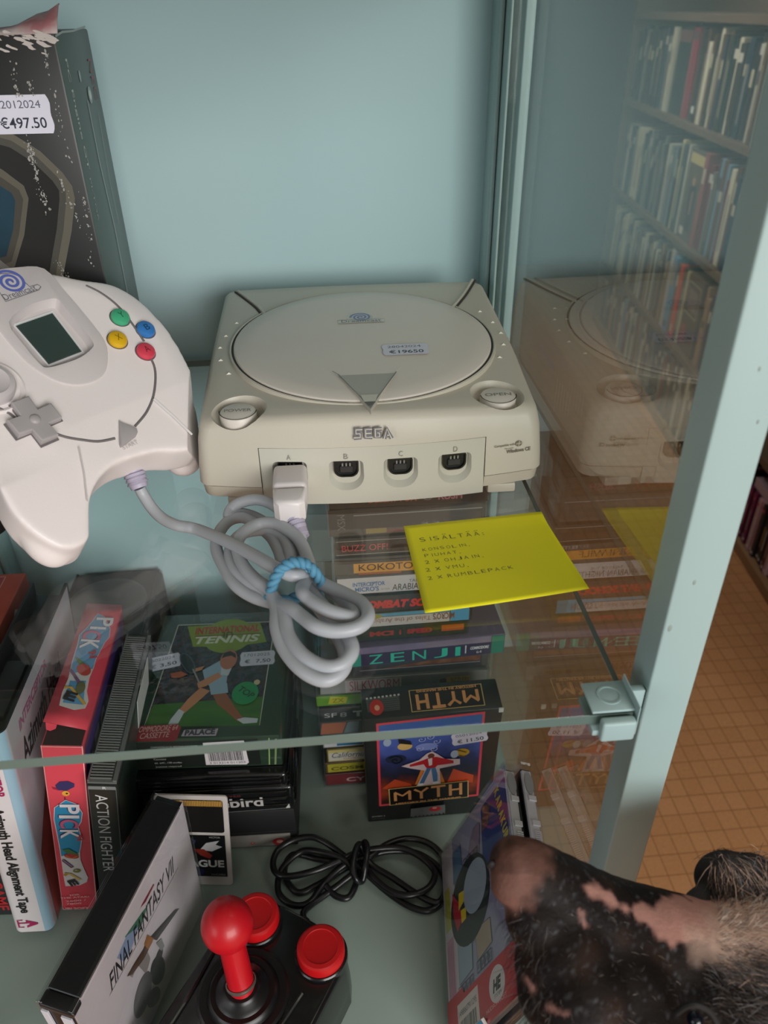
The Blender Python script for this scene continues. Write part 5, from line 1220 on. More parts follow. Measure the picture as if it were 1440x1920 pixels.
cassette((-.0205, .4275, z), .1345, .105, .0168, -.6, 'wide SILKWORM cassette box with red letters on white', lambda p, w, h: (p.rect(.001, .001, .020, h - .002, (150, 150, 148)), p.rect(.0205, .001, .044, h - .0035, (190, 180, 178)), p.text('SILKWORM', .024, .0028, .039, .0105, (164, 44, 60), bold=-.005), p.rect(.100, .004, .0185, .0075, (190, 156, 40)), p.text('SIZZLERS', .1035, .0055, .0145, .0045, (70, 56, 24)), p.ell(.0975, .0075, .0028, .0028, (100, 60, 56))), (128, 126, 122)); z += .0171
cassette((.0060, .4280, z), .1080, .080, .0165, .8, 'clear cassette with a thin brown picture strip above the SILKWORM box', lambda p, w, h: (p.rect(.002, .001, w - .004, h - .002, (70, 70, 76)), p.poly([(.020, .0062), (w - .008, .0074), (w - .008, h - .004), (.060, h - .0055)], ramp_mat('brown_picture_strip', [(0, (60, 34, 30)), (.5, (130, 80, 62)), (1, (190, 150, 120))], 120, .3)), p.frame(.006, .0058, w - .014, h - .009, .0006, (190, 176, 176))), (66, 66, 70)); z += .0168
zz = z
cassette((.0000, .4215, z), .1235, .112, .0198, 2.2, 'large purple boxed cassette with turquoise ZENJI lettering', lambda p, w, h: (p.rect(.001, .001, w - .012, h * .62, (62, 56, 84)), p.rect(w - .0105, .001, .0095, h - .002, (44, 130, 110)), p.rect(.001, .001, .012, h * .62, (46, 150, 130)), p.rect(.001, h * .66, w - .012, h * .32, ramp_mat('lilac_box_print', [(0, (104, 92, 128)), (1, (150, 138, 164))], 60, .3)), [p.text(c_, .019 + k * .0165, .0022, .0105 if c_ not in 'I1' else .004, .0092, (60, 196, 168), bold=.0) for k, c_ in enumerate('ZENJI')], p.rect(.0925, .0040, .0010, .0080, (206, 206, 214)), p.text('COMMODORE', .0965, .0072, .0145, .0030, (222, 222, 226), bold=.05, shear=.2), p.text('64', .1015, .0030, .004, .0026, (206, 206, 212))), (96, 90, 112), False, 'large_cassette_box'); z += .0201
st2 = [
 ('dark green cassette with two orange words above the purple box', .0145, -.0135, 1.0, (40, 52, 44), lambda p, w, h: (p.rect(.002, .001, w - .004, h - .002, (44, 56, 46)), p.text('MCI', .034, .0045, .018, .0048, (176, 60, 50), bold=.06), p.text('i', .056, .0045, .0018, .0048, (176, 60, 50)), p.text('SPEED', .062, .0045, .019, .0048, (180, 50, 56), bold=.06), p.rect(.0880, .0045, .0170, .0060, (196, 92, 44)))),
 ('pale cassette with upside down brown script and blue end panel', .0150, -.0120, .6, (90, 84, 60), lambda p, w, h: (p.rect(.002, .001, .090, h - .006, (214, 206, 200)), p.rect(.0925, .001, .014, h - .002, (84, 168, 206)), p.rect(.002, h - .0045, .090, .0030, (106, 170, 196)), p.text('Tales of the Arabian', .078, .0080, .046, .0042, (176, 120, 96), rot=math.pi), p.text("MICRO'S", .0995 - .004, .0096, .016, .0062, (140, 96, 84), rot=math.pi, bold=.02), p.ell(.030, h - .004, .012, .0030, (170, 160, 60)))),
 ('black cassette with red COMBAT lettering', .0170, -.0050, -.4, (50, 50, 52), lambda p, w, h: (p.rect(.002, .001, w - .004, h - .002, (54, 54, 58)), p.poly([(.006, .0015), (.016, .0015), (.016, h - .003), (.006, h - .003)], (60, 74, 130)), p.ell(.0115, h - .0042, .004, .003, (90, 150, 170)), p.rect(.003, h - .004, .002, .003, (190, 50, 50)), p.rect(.0185, h - .004, .002, .003, (190, 50, 50)), p.text('COMBAT SCHOOL', .018, .0040, .072, .0075, (226, 52, 44), bold=.06, shear=.25))),
 ('white INTERCEPTOR cassette with blue and black print', .0165, -.0035, .3, (150, 146, 144), lambda p, w, h: (p.rect(.0022, .001, w - .0044, h - .002, (214, 208, 208)), p.text('INTERCEPTOR', .0130, .0075, .023, .0036, (70, 124, 170), bold=.03), p.text("MICRO'S", .0145, .0028, .017, .0042, (70, 124, 170), bold=.03), p.text('of C64', .033, .0034, .006, .0014, (120, 130, 140)), p.text('TALES OF THE', .0530, .0088, .024, .0026, (110, 106, 106)), p.text('ARABIAN', .0410, .0022, .023, .0056, (60, 58, 60), shear=.1), p.text('NIGHTS', .0665, .0022, .020, .0056, (60, 58, 60), shear=.1))),
 ('cassette with an orange KOKOTONI label', .0175, -.0038, -.5, (50, 58, 58), lambda p, w, h: (p.rect(.002, .001, w - .004, h - .002, (58, 66, 66)), p.rect(.0145, .0028, w - .020, h - .0090, (226, 156, 48)), p.text('KOKOTONI WILF', .0180, .0044, .070, .0058, (60, 40, 24), bold=.01), p.rect(.018, .0010, .03, .0016, (170, 90, 50)), p.text('ELITE', .090, h - .0045, .012, .0028, (190, 190, 190)))),
 ('black cassette with red BUZZ OFF! lettering', .0165, -.0032, 0, (38, 38, 40), lambda p, w, h: (p.rect(.0025, .0015, w - .005, h - .0050, (26, 24, 26)), p.frame(.0025, .0015, w - .005, h - .0050, .0004, (170, 170, 168)), p.text('BUZZ OFF!', .0065, .0042, .0315, .0052, (206, 66, 76), bold=.0))),
 ('dark grey MSX cassette with a smoky case', .0235, -.0058, .5, (62, 64, 64), lambda p, w, h: (p.rect(.0012, .001, .016, h - .002, (54, 56, 56)), p.text('MSX', .0070, h - .005, .0125, .0052, (120, 122, 122), rot=-math.pi / 2), p.rect(.020, .0012, w - .024, h - .003, (70, 70, 70)), p.rect(.026, .0018, .014, .004, (150, 130, 70)), p.rect(.040, .0018, .018, .003, (120, 70, 66)), p.rect(.018, h - .0065, w - .022, .0008, (150, 152, 150)))),
 ('topmost dark cassette of the tower, under the console', .0165, -.0055, -.6, (46, 46, 46), lambda p, w, h: (p.rect(.016, .001, w - .018, h - .002, (54, 50, 48)), p.text('DESERT FOX', .028, .0040, .032, .0058, (190, 100, 76), bold=.03), p.text('U', .064, .0040, .006, .0058, (130, 120, 120)), p.text('RUSH', .074, .0040, .016, .0058, (180, 110, 120), bold=.03))),
]
for lab, hgt, x, rz, inl, sp in st2:
    cassette((x, .4255 + .0009 * math.sin(z * 700), z), .109, .070, hgt - .0003, rz, lab, sp, inl); z += hgt

# ---- black game carton with painted cover standing in front of the tower
r = thing('painted_game_carton', 'black game carton with red framed painted cover and MYTH lettering', 'game box', mm(12.3, 391.0, -334.4), dg(5.2, -.4, 0))
w, d, h = mm(101.8, 28.2, 138.4)
b = obj('carton', bx(0, w, 0, d, 0, h, .0012, 2), mat('deep_black_card', (20, 20, 22), .42, .08, 24, coat=.2), r)
F = Face(r, (0, 0, 0), (1, 0, 0), (0, 0, 1)); p = F.print()
fr = F.pts((705, 1356), (910, 1333), (897, 1491), (711, 1511)); c = Vector((sum(q[0] for q in fr) / 4, sum(q[1] for q in fr) / 4))
p.poly(fr, (208, 64, 78)); fr2 = [tuple(c + (Vector(q) - c) * .955) for q in fr]
z0, z1 = min(q[1] for q in fr2), max(q[1] for q in fr2)
p.poly(fr2, ramp_mat('painted_night_and_fire', [(0, (24, 14, 14)), (.16, (60, 24, 18)), (.26, (150, 58, 28)), (.33, (96, 40, 34)), (.40, (36, 36, 50)), (.52, (44, 50, 96)), (.66, (74, 92, 164)), (.8, (62, 90, 160)), (1, (40, 110, 130))], 60, .3, detail=5, grad=(2, z0, z1), mixg=.74))
p.poly(F.pts((778, 1470), (790, 1440), (812, 1430), (826, 1445), (834, 1466)), (226, 130, 44)); p.poly(F.pts((838, 1466), (850, 1440), (868, 1446), (888, 1452), (886, 1466)), (206, 76, 40)); p.poly(F.pts((716, 1478), (740, 1460), (770, 1468), (776, 1480)), (190, 72, 36))
for px, py, a_, b_, col in ((773, 1373, .0042, .0042, (110, 130, 170)), (726, 1391, .0030, .0048, (150, 166, 186)), (759, 1398, .0056, .0046, (206, 170, 100)), (866, 1409, .0058, .0050, (190, 150, 40)), (742, 1422, .0080, .0052, (34, 40, 62)), (800, 1398, .0085, .0045, (126, 140, 200)), (836, 1369, .0048, .0045, (44, 110, 128)), (852, 1412, .0030, .0050, (176, 190, 206))):
    q = F(px, py); p.ell(q[0], q[1], a_, b_, col)
for px, py in ((790, 1385), (806, 1380), (818, 1388), (812, 1402), (786, 1402)): q = F(px, py); swirl(p, q[0], q[1], .0032, (176, 186, 224), 1.2, .0005)
p.poly(F.pts((746, 1383), (770, 1388), (772, 1394), (748, 1392)), (30, 30, 34)); p.ell(*F(726, 1380), .0014, .0010, (170, 50, 60)); swirl(p, *F(742, 1424), .0060, (16, 20, 34), 1.5, .0010); p.line(F.pts((858, 1404), (874, 1408)), .0010, (110, 80, 20)); p.line(F.pts((860, 1414), (872, 1416)), .0010, (110, 80, 20))
halo = F.pts((752, 1434), (786, 1422), (800, 1410), (810, 1406), (820, 1411), (834, 1420), (862, 1420), (862, 1430), (824, 1438), (826, 1466), (806, 1470), (780, 1472), (796, 1442), (770, 1438))
p.poly(halo, (212, 190, 190)); p.poly(F.pts((768, 1431), (794, 1422), (806, 1417), (818, 1416), (850, 1423), (850, 1428), (820, 1432), (816, 1436), (800, 1438), (794, 1430), (768, 1435)), (186, 34, 42)); p.ell(*F(808, 1414), .0026, .0030, (110, 60, 44)); p.poly(F.pts((802, 1420), (810, 1418), (810, 1431), (804, 1433)), (214, 206, 206))
p.poly(F.pts((800, 1437), (808, 1437), (804, 1446), (794, 1466), (786, 1466)), (70, 110, 150)); p.poly(F.pts((808, 1437), (816, 1436), (820, 1448), (820, 1462), (812, 1463)), (76, 118, 160)); p.poly(F.pts((784, 1466), (793, 1465), (794, 1469), (784, 1471)), (222, 216, 216)); p.poly(F.pts((810, 1463), (821, 1461), (824, 1465), (812, 1467)), (222, 216, 216))
def goldlogo(p, P, up):
    """frame and four squared gold letters; P maps unit square to the face"""
    GO, BK = (214, 150, 92), (20, 16, 16)
    p.poly([P(0, 0), P(1, 0), P(1, 1), P(0, 1)], (206, 176, 110)); p.poly([P(.012, .03), P(.988, .03), P(.988, .97), P(.012, .97)], BK)
    def s(pts, wd_=.0024): p.line([P(*q) for q in pts], wd_, GO)
    s([(.08, .24), (.08, .74)]); s([(.07, .76), (.17, .52), (.27, .78)]); s([(.26, .24), (.26, .74)]); s([(.32, .82), (.405, .62), (.49, .86)]); s([(.405, .24), (.405, .66)]); s([(.53, .86), (.71, .88)], .0028); s([(.62, .24), (.62, .84)]); s([(.77, .24), (.77, .92)]); s([(.77, .58), (.90, .60)]); s([(.90, .24), (.90, .94)])
    a, c_ = Vector(P(.08, .05)), Vector(P(.90, .05)); d_ = c_ - a; p.text('HISTORY IN THE MAKING', a.x, a.y, d_.length, .0022, GO, rot=math.atan2(d_.y, d_.x), bold=.04)
def bil(F, q):
    a, b_, c_, d_ = [Vector(F(*k)) for k in q]
    return lambda s, t: tuple(a * (1 - s) * (1 - t) + b_ * s * (1 - t) + c_ * s * t + d_ * (1 - s) * t)
goldlogo(p, bil(F, ((730, 1507), (878, 1491), (878, 1460), (728, 1476))), 1)
p.poly(F.pts((770, 1512), (834, 1504), (834, 1521), (769, 1528)), (112, 112, 112)); p.ell(*F(815, 1512), .0052, .0036, (188, 40, 44)); p.ell(*F(814, 1510), .0020, .0014, (232, 150, 150))
for k in range(9): q = F(771 + k * 7.5, 1527 - k * .9); p.ell(q[0], q[1], .0008, .0008, (20, 20, 22))
p.text('SYSTEM 3', *F(697, 1527), .0105, .0016, (170, 170, 170)); p.text('SOFTWARE', *F(696, 1531), .0110, .0008, (120, 120, 120)); p.build('cover_print', b)
q0, q1 = F(852, 1397), F(906, 1388); dv = Vector(q1) - Vector(q0); price_label(b, Vector((q0[0], 0, q0[1])), (dv.x, 0, dv.y), (-dv.y, 0, dv.x), '05012024', '€ 11.50', 'white price label reading 11.50', .0245, .0150)
F = Face(r, (0, 0, h), (1, 0, 0), (0, 1, 0)); p = F.print()
goldlogo(p, bil(F, ((902, 1281), (766, 1294), (772, 1335), (910, 1322))), -1)
p.poly(F.pts((686, 1312), (748, 1304), (750, 1331), (690, 1337)), (84, 88, 84)); [p.line(F.pts((690, 1316 + k * 4), (748, 1309 + k * 4)), .0006, (36, 38, 36)) for k in range(6)]; p.ell(*F(706, 1327), .0052, .0070, (196, 36, 30)); p.ell(*F(707, 1328), .0019, .0025, (236, 170, 130))
for k in range(9): q = F(688 + k * 7.4, 1311 - k * .9); p.ell(q[0], q[1], .0009, .0009, (200, 200, 196))
p.build('top_print', b)
obj('worn_corner', bx(w - .0032, w + .0004, -.0003, .0012, h - .0040, h + .0003, .0003, 1), mat('bare_card_white', (206, 202, 198), .8), b)

# ---- three disc cases leaning on the right pane
JC = pane('disc_case_plastic', (.985, .988, .99, 1), .02)
def jewel(loc, rot, label, art=None, tray=(60, 60, 62), paper=(206, 204, 206)):
    r = thing('disc_case', label, 'disc case', loc, rot)
    T, D, H = .0100, .1413, .1240
    obj('tray', bx(.0022, T - .0012, .004, D - .003, .003, H - .0045, .0004, 1), mat('tray_%02x' % tray[0], tray, .4), r)
    bm = bmesh.new(); box(bm, 0, .0012, 0, D, 0, H, .0004, 1); box(bm, T - .0012, T, 0, D, 0, H, .0004, 1); box(bm, .0012, T - .0012, 0, D, H - .0012, H, .0003, 1); box(bm, .0012, T - .0012, D - .0012, D, .0012, H - .0012, .0003, 1)
    obj('clear_shell', bm, JC, r)
    bm = bmesh.new(); box(bm, .0016, T - .0016, .004, D - .006, H - .0042, H - .0016, .0003, 1)
    for y in (.03, .048, .094, .112): box(bm, T * .35, T - .0010, y, y + .004, H - .0018, H - .0004, .0003, 1)
    k = 0
    while .052 + k * .0014 < .090: box(bm, T * .42, T - .0014, .052 + k * .0014, .0527 + k * .0014, H - .0018, H - .0006); k += 1
    obj('ridged_edge', bm, mat('edge_%02x' % paper[0], paper, .4), r)
    bm = bmesh.new(); lathe(bm, [(.0085, 0), (.0085, .0003), (0, .0003)], 30, Matrix.Translation((T * .55, D - .016, H - .0012)) @ Matrix.Scale(.36, 4, (1, 0, 0))); obj('thumb_recess', bm, mat('recess_grey', (150, 148, 150), .5), r)
    if art: art(r, T, D, H)
    return r
def manga_art(r, T, D, H):
    F = Face(r, (.0013, 0, 0), (0, 0, 1), (0, 1, 0)); p = F.print(-.0004, .00002)     # right of the artwork = up the case, top of it = rear
    p.rect(.001, .002, H - .002, D - .004, ramp_mat('lilac_grey_cover', [(0, (122, 126, 168)), (.5, (150, 150, 176)), (1, (176, 176, 186))], 9, .25, detail=2))
    p.rect(.001, .002, .022, D - .004, (206, 200, 204)); p.rect(.0035, .078, .010, .030, (190, 190, 70)); p.rect(.0035, .006, .0125, .066, (206, 150, 176)); [p.line([(.005 + k * .0028, .010), (.005 + k * .0028, .068)], .0006, (150, 70, 110)) for k in range(4)]
    p.poly(F.pts((945, 1460), (900, 1520), (905, 1640), (935, 1600), (955, 1590)), (56, 72, 132)); 
    yl = (206, 190, 60)
    for k, c_ in enumerate('KARAKURI'): q = F(925 + k * 3.0, 1490 + k * 13.5); p.text(c_, q[0], q[1], .0050, .0075, yl, rot=-math.pi / 2 + .1, bold=.05)
    for q, col in ((((885, 1560), (898, 1545), (898, 1600), (876, 1612)), (150, 132, 150)), (((848, 1606), (862, 1588), (866, 1636), (850, 1664)), (84, 118, 150)), (((905, 1516), (918, 1510), (914, 1550), (902, 1566)), (120, 84, 84)), (((858, 1770), (884, 1762), (886, 1820), (862, 1852)), (150, 170, 184)), (((890, 1748), (918, 1724), (922, 1770), (896, 1806)), (176, 160, 140))):
        p.poly(F.pts(*q), col); p.line(F.pts(*q), .0006, (90, 86, 92), closed=True)
    # a plain round badge in the colours of the artwork
    p.ell(*F(880, 1690), .034, .028, (44, 50, 52)); p.poly(F.pts((848, 1680), (862, 1700), (866, 1730), (858, 1752), (850, 1720)), (176, 36, 56)); p.poly(F.pts((860, 1680), (872, 1672), (872, 1690), (860, 1712)), (210, 186, 40)); p.poly(F.pts((864, 1712), (874, 1704), (874, 1726), (866, 1736)), (210, 186, 40)); p.ell(*F(890, 1664), .020, .017, (150, 164, 176))
    for y0, y1 in ((1852, 1878), (1806, 1830), (1622, 1632)):
        for k in range(4):
            q = F(862 + (34 if y0 == 1806 else 0) + (8 if y0 == 1622 else 0) + k * 7, (y1 if y0 != 1622 else 1636) - k * 7); p.frame(q[0], q[1], .0052, .0065, .0009, (60, 60, 64)); p.line([(q[0] + .0012, q[1] + .002), (q[0] + .004, q[1] + .0045)], .0008, (60, 60, 64))
    p.poly([(.001, .001), (H - .001, .001), (H - .001, .030), (.030, .030), (.028, .034), (.001, .034)], (184, 26, 44))
    p.rect(.018, .0015, .034, .025, (206, 196, 190)); p.barcode(.022, .002, .026, .014, (40, 36, 36), 9); p.text('14988607911295', .020, .0185, .029, .0036, (60, 56, 56))
    q = (.080, .0165); p.ell(q[0], q[1], .0115, .0098, (206, 202, 200)); p.text('HE', q[0] - .0065, q[1] - .0035, .013, .0070, (26, 24, 26), bold=.06, shear=.3); p.text('SYSTEM', q[0] - .005, q[1] - .0065, .010, .0020, (60, 60, 60)); p.text('HUDSON SOFT', .062, .006, .03, .0022, (226, 170, 170))
    p.build('cover_print', r)
jewel(mm(51.4, 211.6, -334.4), dg(3.3, 19.2, -4.6), 'disc case with lilac and red picture cover leaning towards the right pane', manga_art)
jewel(tuple(Vector(mm(51.4, 211.6, -334.4)) + Euler(dg(3.3, 19.2, -4.6)).to_matrix() @ Vector((.0122, 0, 0))), dg(3.3, 19.2, -4.6), 'second disc case with a black rear edge, just behind the lilac covered one', None, (28, 28, 30), (210, 206, 212))
# blue and white memory card pack at the bottom edge
r = thing('card_packet', 'blue and white card packet at the bottom edge in front of the disc cases', 'packet', (.0685, .2105, ZL + .0004), dg(0, 16, -62))
b = obj('packet', bx(-.016, .016, 0, .0022, 0, .056, .0004, 1), mat('packet_white', (206, 200, 196), .4), r)
p = Print((-.016, 0, 0), (1, 0, 0), (0, 0, 1)); p.rect(.0005, .028, .031, .027, (50, 136, 176)); p.text('CARD', .004, .036, .024, .008, (214, 222, 226), bold=.04); p.text('Tales', .005, .012, .020, .010, (60, 50, 54), shear=.3); p.build('packet_print', b)

for o in list(COL.objects):
    if o.parent is None and o.name.split('.')[0] in ('game_carton', 'cassette_album', 'game_case', 'ribbed_case', 'game_card', 'painted_game_carton', 'card_packet') or (o.parent is None and o.name.startswith('disc_case')): settle(o)
# ================================================================ JOYSTICK
JX = Vector((.857, -.515, 0)).normalized(); JY = Vector((.515, .857, 0)).normalized()
joy = thing('joystick', 'black arcade joystick with red ball top and two round red buttons', 'joystick', (-.0745, .243, ZL + .0004), (0, 0, math.atan2(JX.y, JX.x)))
JM = joy.matrix_basis.copy(); JI = JM.inverted()
JB = mat('shiny_black_joystick', (19, 19, 20), .26, .08, 30, coat=.2); JRED = mat('joystick_red', (192, 12, 28), .40, .03, 20, coat=.1); JRED2 = mat('button_red', (190, 16, 22), .36, .03, 20)
ht = .0500
def body_outline(s, o=0):
    P = [(-.0380, -.0560), (.0490, -.0750), (.0490, .0420), (.0440, .0520), (.0330, .0585), (.0080, .0600), (-.0080, .0600), (-.0270, .0585), (-.0350, .0520), (-.0390, .0420)]
    return [((x * s), (y * s)) for x, y in P]
bm = bmesh.new(); loft(bm, [[(x, y, 0.0) for x, y in body_outline(1.04)], [(x, y, .020) for x, y in body_outline(1.03)], [(x, y, ht - .006) for x, y in body_outline(1.0)], [(x, y, ht - .0015) for x, y in body_outline(.985)], [(x, y, ht) for x, y in body_outline(.955)]])
ob = obj('base', bm, JB, joy, 40); md = ob.modifiers.new('b', 'BEVEL'); md.width = .0025; md.segments = 3; md.limit_method = 'ANGLE'; md.angle_limit = R_(30); bake(ob); sharp(ob.data, 40)
bm = bmesh.new(); 
for sx in (-1, 1): obj('panel_ridge', tube(bmesh.new(), spline([(sx * .0300, -.074, ht + .0002), (sx * .0300, -.020, ht + .0004), (sx * .0330, .016, ht + .0002)], 6), .0016, 8), JB, ob)
tube(bm, spline([(-.034, -.050, ht), (-.028, -.054, ht + .0006), (.028, -.064, ht + .0006), (.044, -.060, ht)], 6), .0012, 8)
obj('panel_ridge', bm, JB, ob)
for x in (-.0180, .0320):
    bm = bmesh.new(); lathe(bm, [(.0172, ht - .004), (.0172, ht + .0022), (.0164, ht + .0030), (.0155, ht + .0030)], 48, Matrix.Translation((x, .0415, 0)), cap=False); ring = obj('button_collar', bm, JB, joy)
    bm = bmesh.new(); lathe(bm, [(.0155, ht), (.0155, ht + .0088), (.0150, ht + .0102), (.0138, ht + .0110), (.0112, ht + .0113), (.0108, ht + .0110), (.0100, ht + .0109), (0, ht + .0108)], 56, Matrix.Translation((x, .0415, 0))); obj('fire_button', bm, JRED2, joy, 25)
bm = bmesh.new(); lathe(bm, [(.0285, ht - .001), (.0285, ht + .0016), (.0270, ht + .0026), (.0225, ht + .0022), (.0215, ht + .0050), (.0198, ht + .0064), (.0168, ht + .0058), (.0150, ht + .0076), (.0118, ht + .0090), (.0104, ht + .0112), (0, ht + .0116)], 56); obj('stick_boot', bm, mat('boot_black_rubber', (17, 17, 18), .34, .08, 30), joy)
top = JI @ at(426, 1734, 2, -.2330); axis = (top - Vector((0, 0, ht + .010))); L_ = axis.length; TQ = axis.normalized().to_track_quat('Z', 'Y').to_matrix().to_4x4()
SM_ = Matrix.Translation((0, 0, ht + .010)) @ TQ
bm = bmesh.new(); lathe(bm, [(.0088, .001), (.0094, .0022), (.0094, .0032), (.0086, .0036)], 40, SM_, cap=False); obj('stick_washer', bm, mat('worn_silver_ring', (150, 140, 130), .3, metal=.7), joy)
bm = bmesh.new(); br = .0157
prof = [(.0082, -.002), (.0080, L_ - br * .98), (.0084, L_ - br * .86)]
for k in range(3, 25): a = -math.pi / 2 + math.pi * k / 24; (prof.append((br * math.cos(a), L_ + br * 1.06 * math.sin(a))) if br * math.cos(a) > .0086 or a > 0 else None)
prof[-1] = (0, prof[-1][1]); lathe(bm, prof, 56, SM_); st_ = obj('ball_top_stick', bm, JRED, joy, 60)
# cable: black, gathered in a bow
BC = mat('black_cable_rubber', (22, 22, 24), .3, .08, 30); BR = .0025
def jz(x, y, h): return at(300 + x / 2.571, 1560 + y / 2.571, 2, ZL + BR + .0004 + h / 1000)
loops = [(655, 425, 16), (690, 395, 5), (730, 350, 2), (800, 300, 1), (880, 240, 3), (930, 190, 6),
 (880, 130, 10), (790, 100, 10), (690, 92, 8), (610, 150, 6), (572, 220, 4), (575, 300, 3), (640, 352, 2), (720, 340, 2), (790, 250, 2), (860, 180, 4), (940, 130, 7),
 (1010, 120, 8), (1090, 62, 6), (1190, 32, 4), (1290, 52, 2), (1360, 115, 0), (1388, 220, 0), (1370, 320, 0), (1300, 378, 0), (1210, 362, 0), (1110, 300, 0), (1010, 215, 4), (960, 170, 6),
 (880, 110, 8), (800, 52, 10), (730, 25, 11), (640, 32, 10), (570, 85, 9), (545, 150, 8), (565, 202, 8), (640, 212, 9), (760, 182, 10), (860, 140, 9), (950, 100, 8),
 (1050, 80, 9), (1170, 80, 8), (1270, 130, 6), (1325, 200, 5), (1290, 272, 5), (1200, 305, 5), (1110, 285, 5), (1030, 220, 6), (980, 160, 6),
 (890, 150, 4), (760, 130, 3), (640, 110, 2), (600, 200, 1), (660, 290, 0), (750, 260, 0), (850, 200, 1), (960, 140, 3),
 (1080, 95, 5), (1230, 100, 3), (1340, 170, 1), (1375, 265, 1), (1340, 340, 1), (1240, 300, 2), (1120, 220, 3), (1010, 150, 5),
 (965, 60, 15), (940, 100, 16), (930, 170, 14), (945, 225, 10), (975, 235, 6), (990, 160, 14), (998, 80, 17), (985, 50, 15), (972, 110, 8), (960, 200, 2), (915, 310, 1), (850, 310, 1), (800, 260, 2)]
P = [jz(*q) for q in loops]; P[0] = JM @ Vector((.000, .0600, .018)); P.insert(1, JM @ Vector((.002, .068, .012)))
for q in P:
    if q.x < -.040: q.y = min(q.y, .3720)
bm = bmesh.new(); tube(bm, spline(P, 7), BR, 10)
o = obj('cable', bm, BC, None, 60); o.data.transform(JI); o.parent = joy; o['label'] = 'black cable gathered in a bow'
bm = bmesh.new(); lathe(bm, [(.0052, -.004), (.0050, .004), (.0040, .010), (.0030, .012)], 20, Matrix.Translation((0, .0600, .018)) @ Matrix.Rotation(R_(-90), 4, 'X')); obj('cable_boot', bm, BC, joy)

# small black ribbed knob peeking out under the controller
k0 = at(-6, 992, 2, .0)
bm = bmesh.new(); lathe(bm, [(0, .0003), (.0095, .0003), (.0110, .003), (.0110, .012), (.0095, .0145), (.0, .0150)], 32, Matrix.Translation((k0.x - .004, k0.y, 0)))
kn = obj('black_gadget', bm, mat('gadget_black', (24, 24, 25), .4), None); tag(kn, 'small round black gadget peeking out under the controller at the left edge', 'gadget')

# ================================================================ DOG
dog_tag = 'dog with dark bare muzzle and pink stripe, nose towards the lower disc cases'
def dp_(px, py, d): return atd(px, py, d)
def sr(px, d): return px * d / FPX
ball = [  # pixel x, y, depth, radius in pixels
 (966, 1618, .270, 50), (962, 1655, .268, 44), (990, 1640, .272, 66), (1030, 1690, .278, 86), (1008, 1720, .268, 62), (1080, 1735, .281, 104), (1130, 1775, .284, 128), (1060, 1810, .266, 96), (1040, 1860, .262, 72), (1090, 1880, .258, 96), (1120, 1945, .256, 92), (1090, 1960, .254, 60),
 (1185, 1810, .286, 132), (1240, 1840, .288, 150), (1160, 1880, .268, 118), (1300, 1858, .291, 160), (1380, 1860, .298, 172), (1460, 1870, .305, 182), (1420, 1950, .285, 180), (1300, 1960, .272, 160), (1200, 1960, .260, 120), (1560, 1900, .32, 200), (1500, 2010, .30, 230)]
bm = bmesh.new()
def blob(bm, c, r, sc=(1, 1, 1), rot=None):
    q = bmesh.ops.create_icosphere(bm, subdivisions=3, radius=r)
    M = Matrix.Translation(c) @ (rot or Matrix.Identity(4)) @ Matrix.Diagonal((*sc, 1)); bmesh.ops.transform(bm, matrix=M, verts=q['verts'])
for i, (x, y, d, r) in enumerate(ball): blob(bm, dp_(x, y, d), sr(r, d))
for (x0, y0, d0, r0, x1, y1, d1, r1) in ((985, 1635, .272, 64, 1130, 1775, .284, 126), (1130, 1775, .284, 126, 1300, 1855, .291, 160), (1040, 1860, .262, 70, 1160, 1880, .268, 112), (1450, 1870, .305, 180, 1560, 1900, .32, 200)):
    for k in range(1, 5): t = k / 5; d = d0 + (d1 - d0) * t; blob(bm, dp_(x0 + (x1 - x0) * t, y0 + (y1 - y0) * t, d), sr(r0 + (r1 - r0) * t, d))
dog = obj('dog', bm, None if False else mat('tmp', (0, 0, 0)), None, 0)
md = dog.modifiers.new('r', 'REMESH'); md.mode = 'VOXEL'; md.voxel_size = .0013
md = dog.modifiers.new('s', 'SMOOTH'); md.iterations = 12; md.factor = .5
bake(dog)
# skin colouring: bare dark skin, brown nose, pink stripe along the bridge, cream forehead
PT = lambda x, y, d: dp_(x, y, d)
def segd(p, a, b):
    t = max(0, min(1, (p - a).dot(b - a) / max(1e-9, (b - a).length_squared))); return (p - (a + (b - a) * t)).length
me = dog.data; ca = me.color_attributes.new('coat', 'FLOAT_COLOR', 'POINT')
from mathutils import noise as N_
def to_px(p):
    q = p - CAM; z = q.dot(CF); return Vector((q.dot(CX) / z * FPX + 720, q.dot(CD) / z * FPX + 960))
PINK = [((1108, 1668), (1150, 1690), 15), ((1150, 1692), (1205, 1716), 8), ((1205, 1712), (1262, 1718), 22), ((1262, 1722), (1420, 1730), 48), ((1086, 1705), (1096, 1735), 6), ((985, 1835), (1000, 1852), 8), ((1030, 1890), (1060, 1902), 9), ((1250, 1745), (1262, 1762), 14)]
D0, D1, D2 = Vector((.0035, .003, .003)), Vector((.016, .0105, .0095)), Vector((.040, .016, .007)); NB, NB2 = Vector((.070, .032, .023)), Vector((.19, .090, .070)); PK = Vector((.40, .205, .17)); CR_ = Vector((.52, .36, .29)); GY = Vector((.10, .10, .11))
def seg2(p, a, b):
    a, b = Vector(a), Vector(b); t = max(0, min(1, (p - a).dot(b - a) / max(1e-9, (b - a).length_squared))); return (p - (a + (b - a) * t)).length
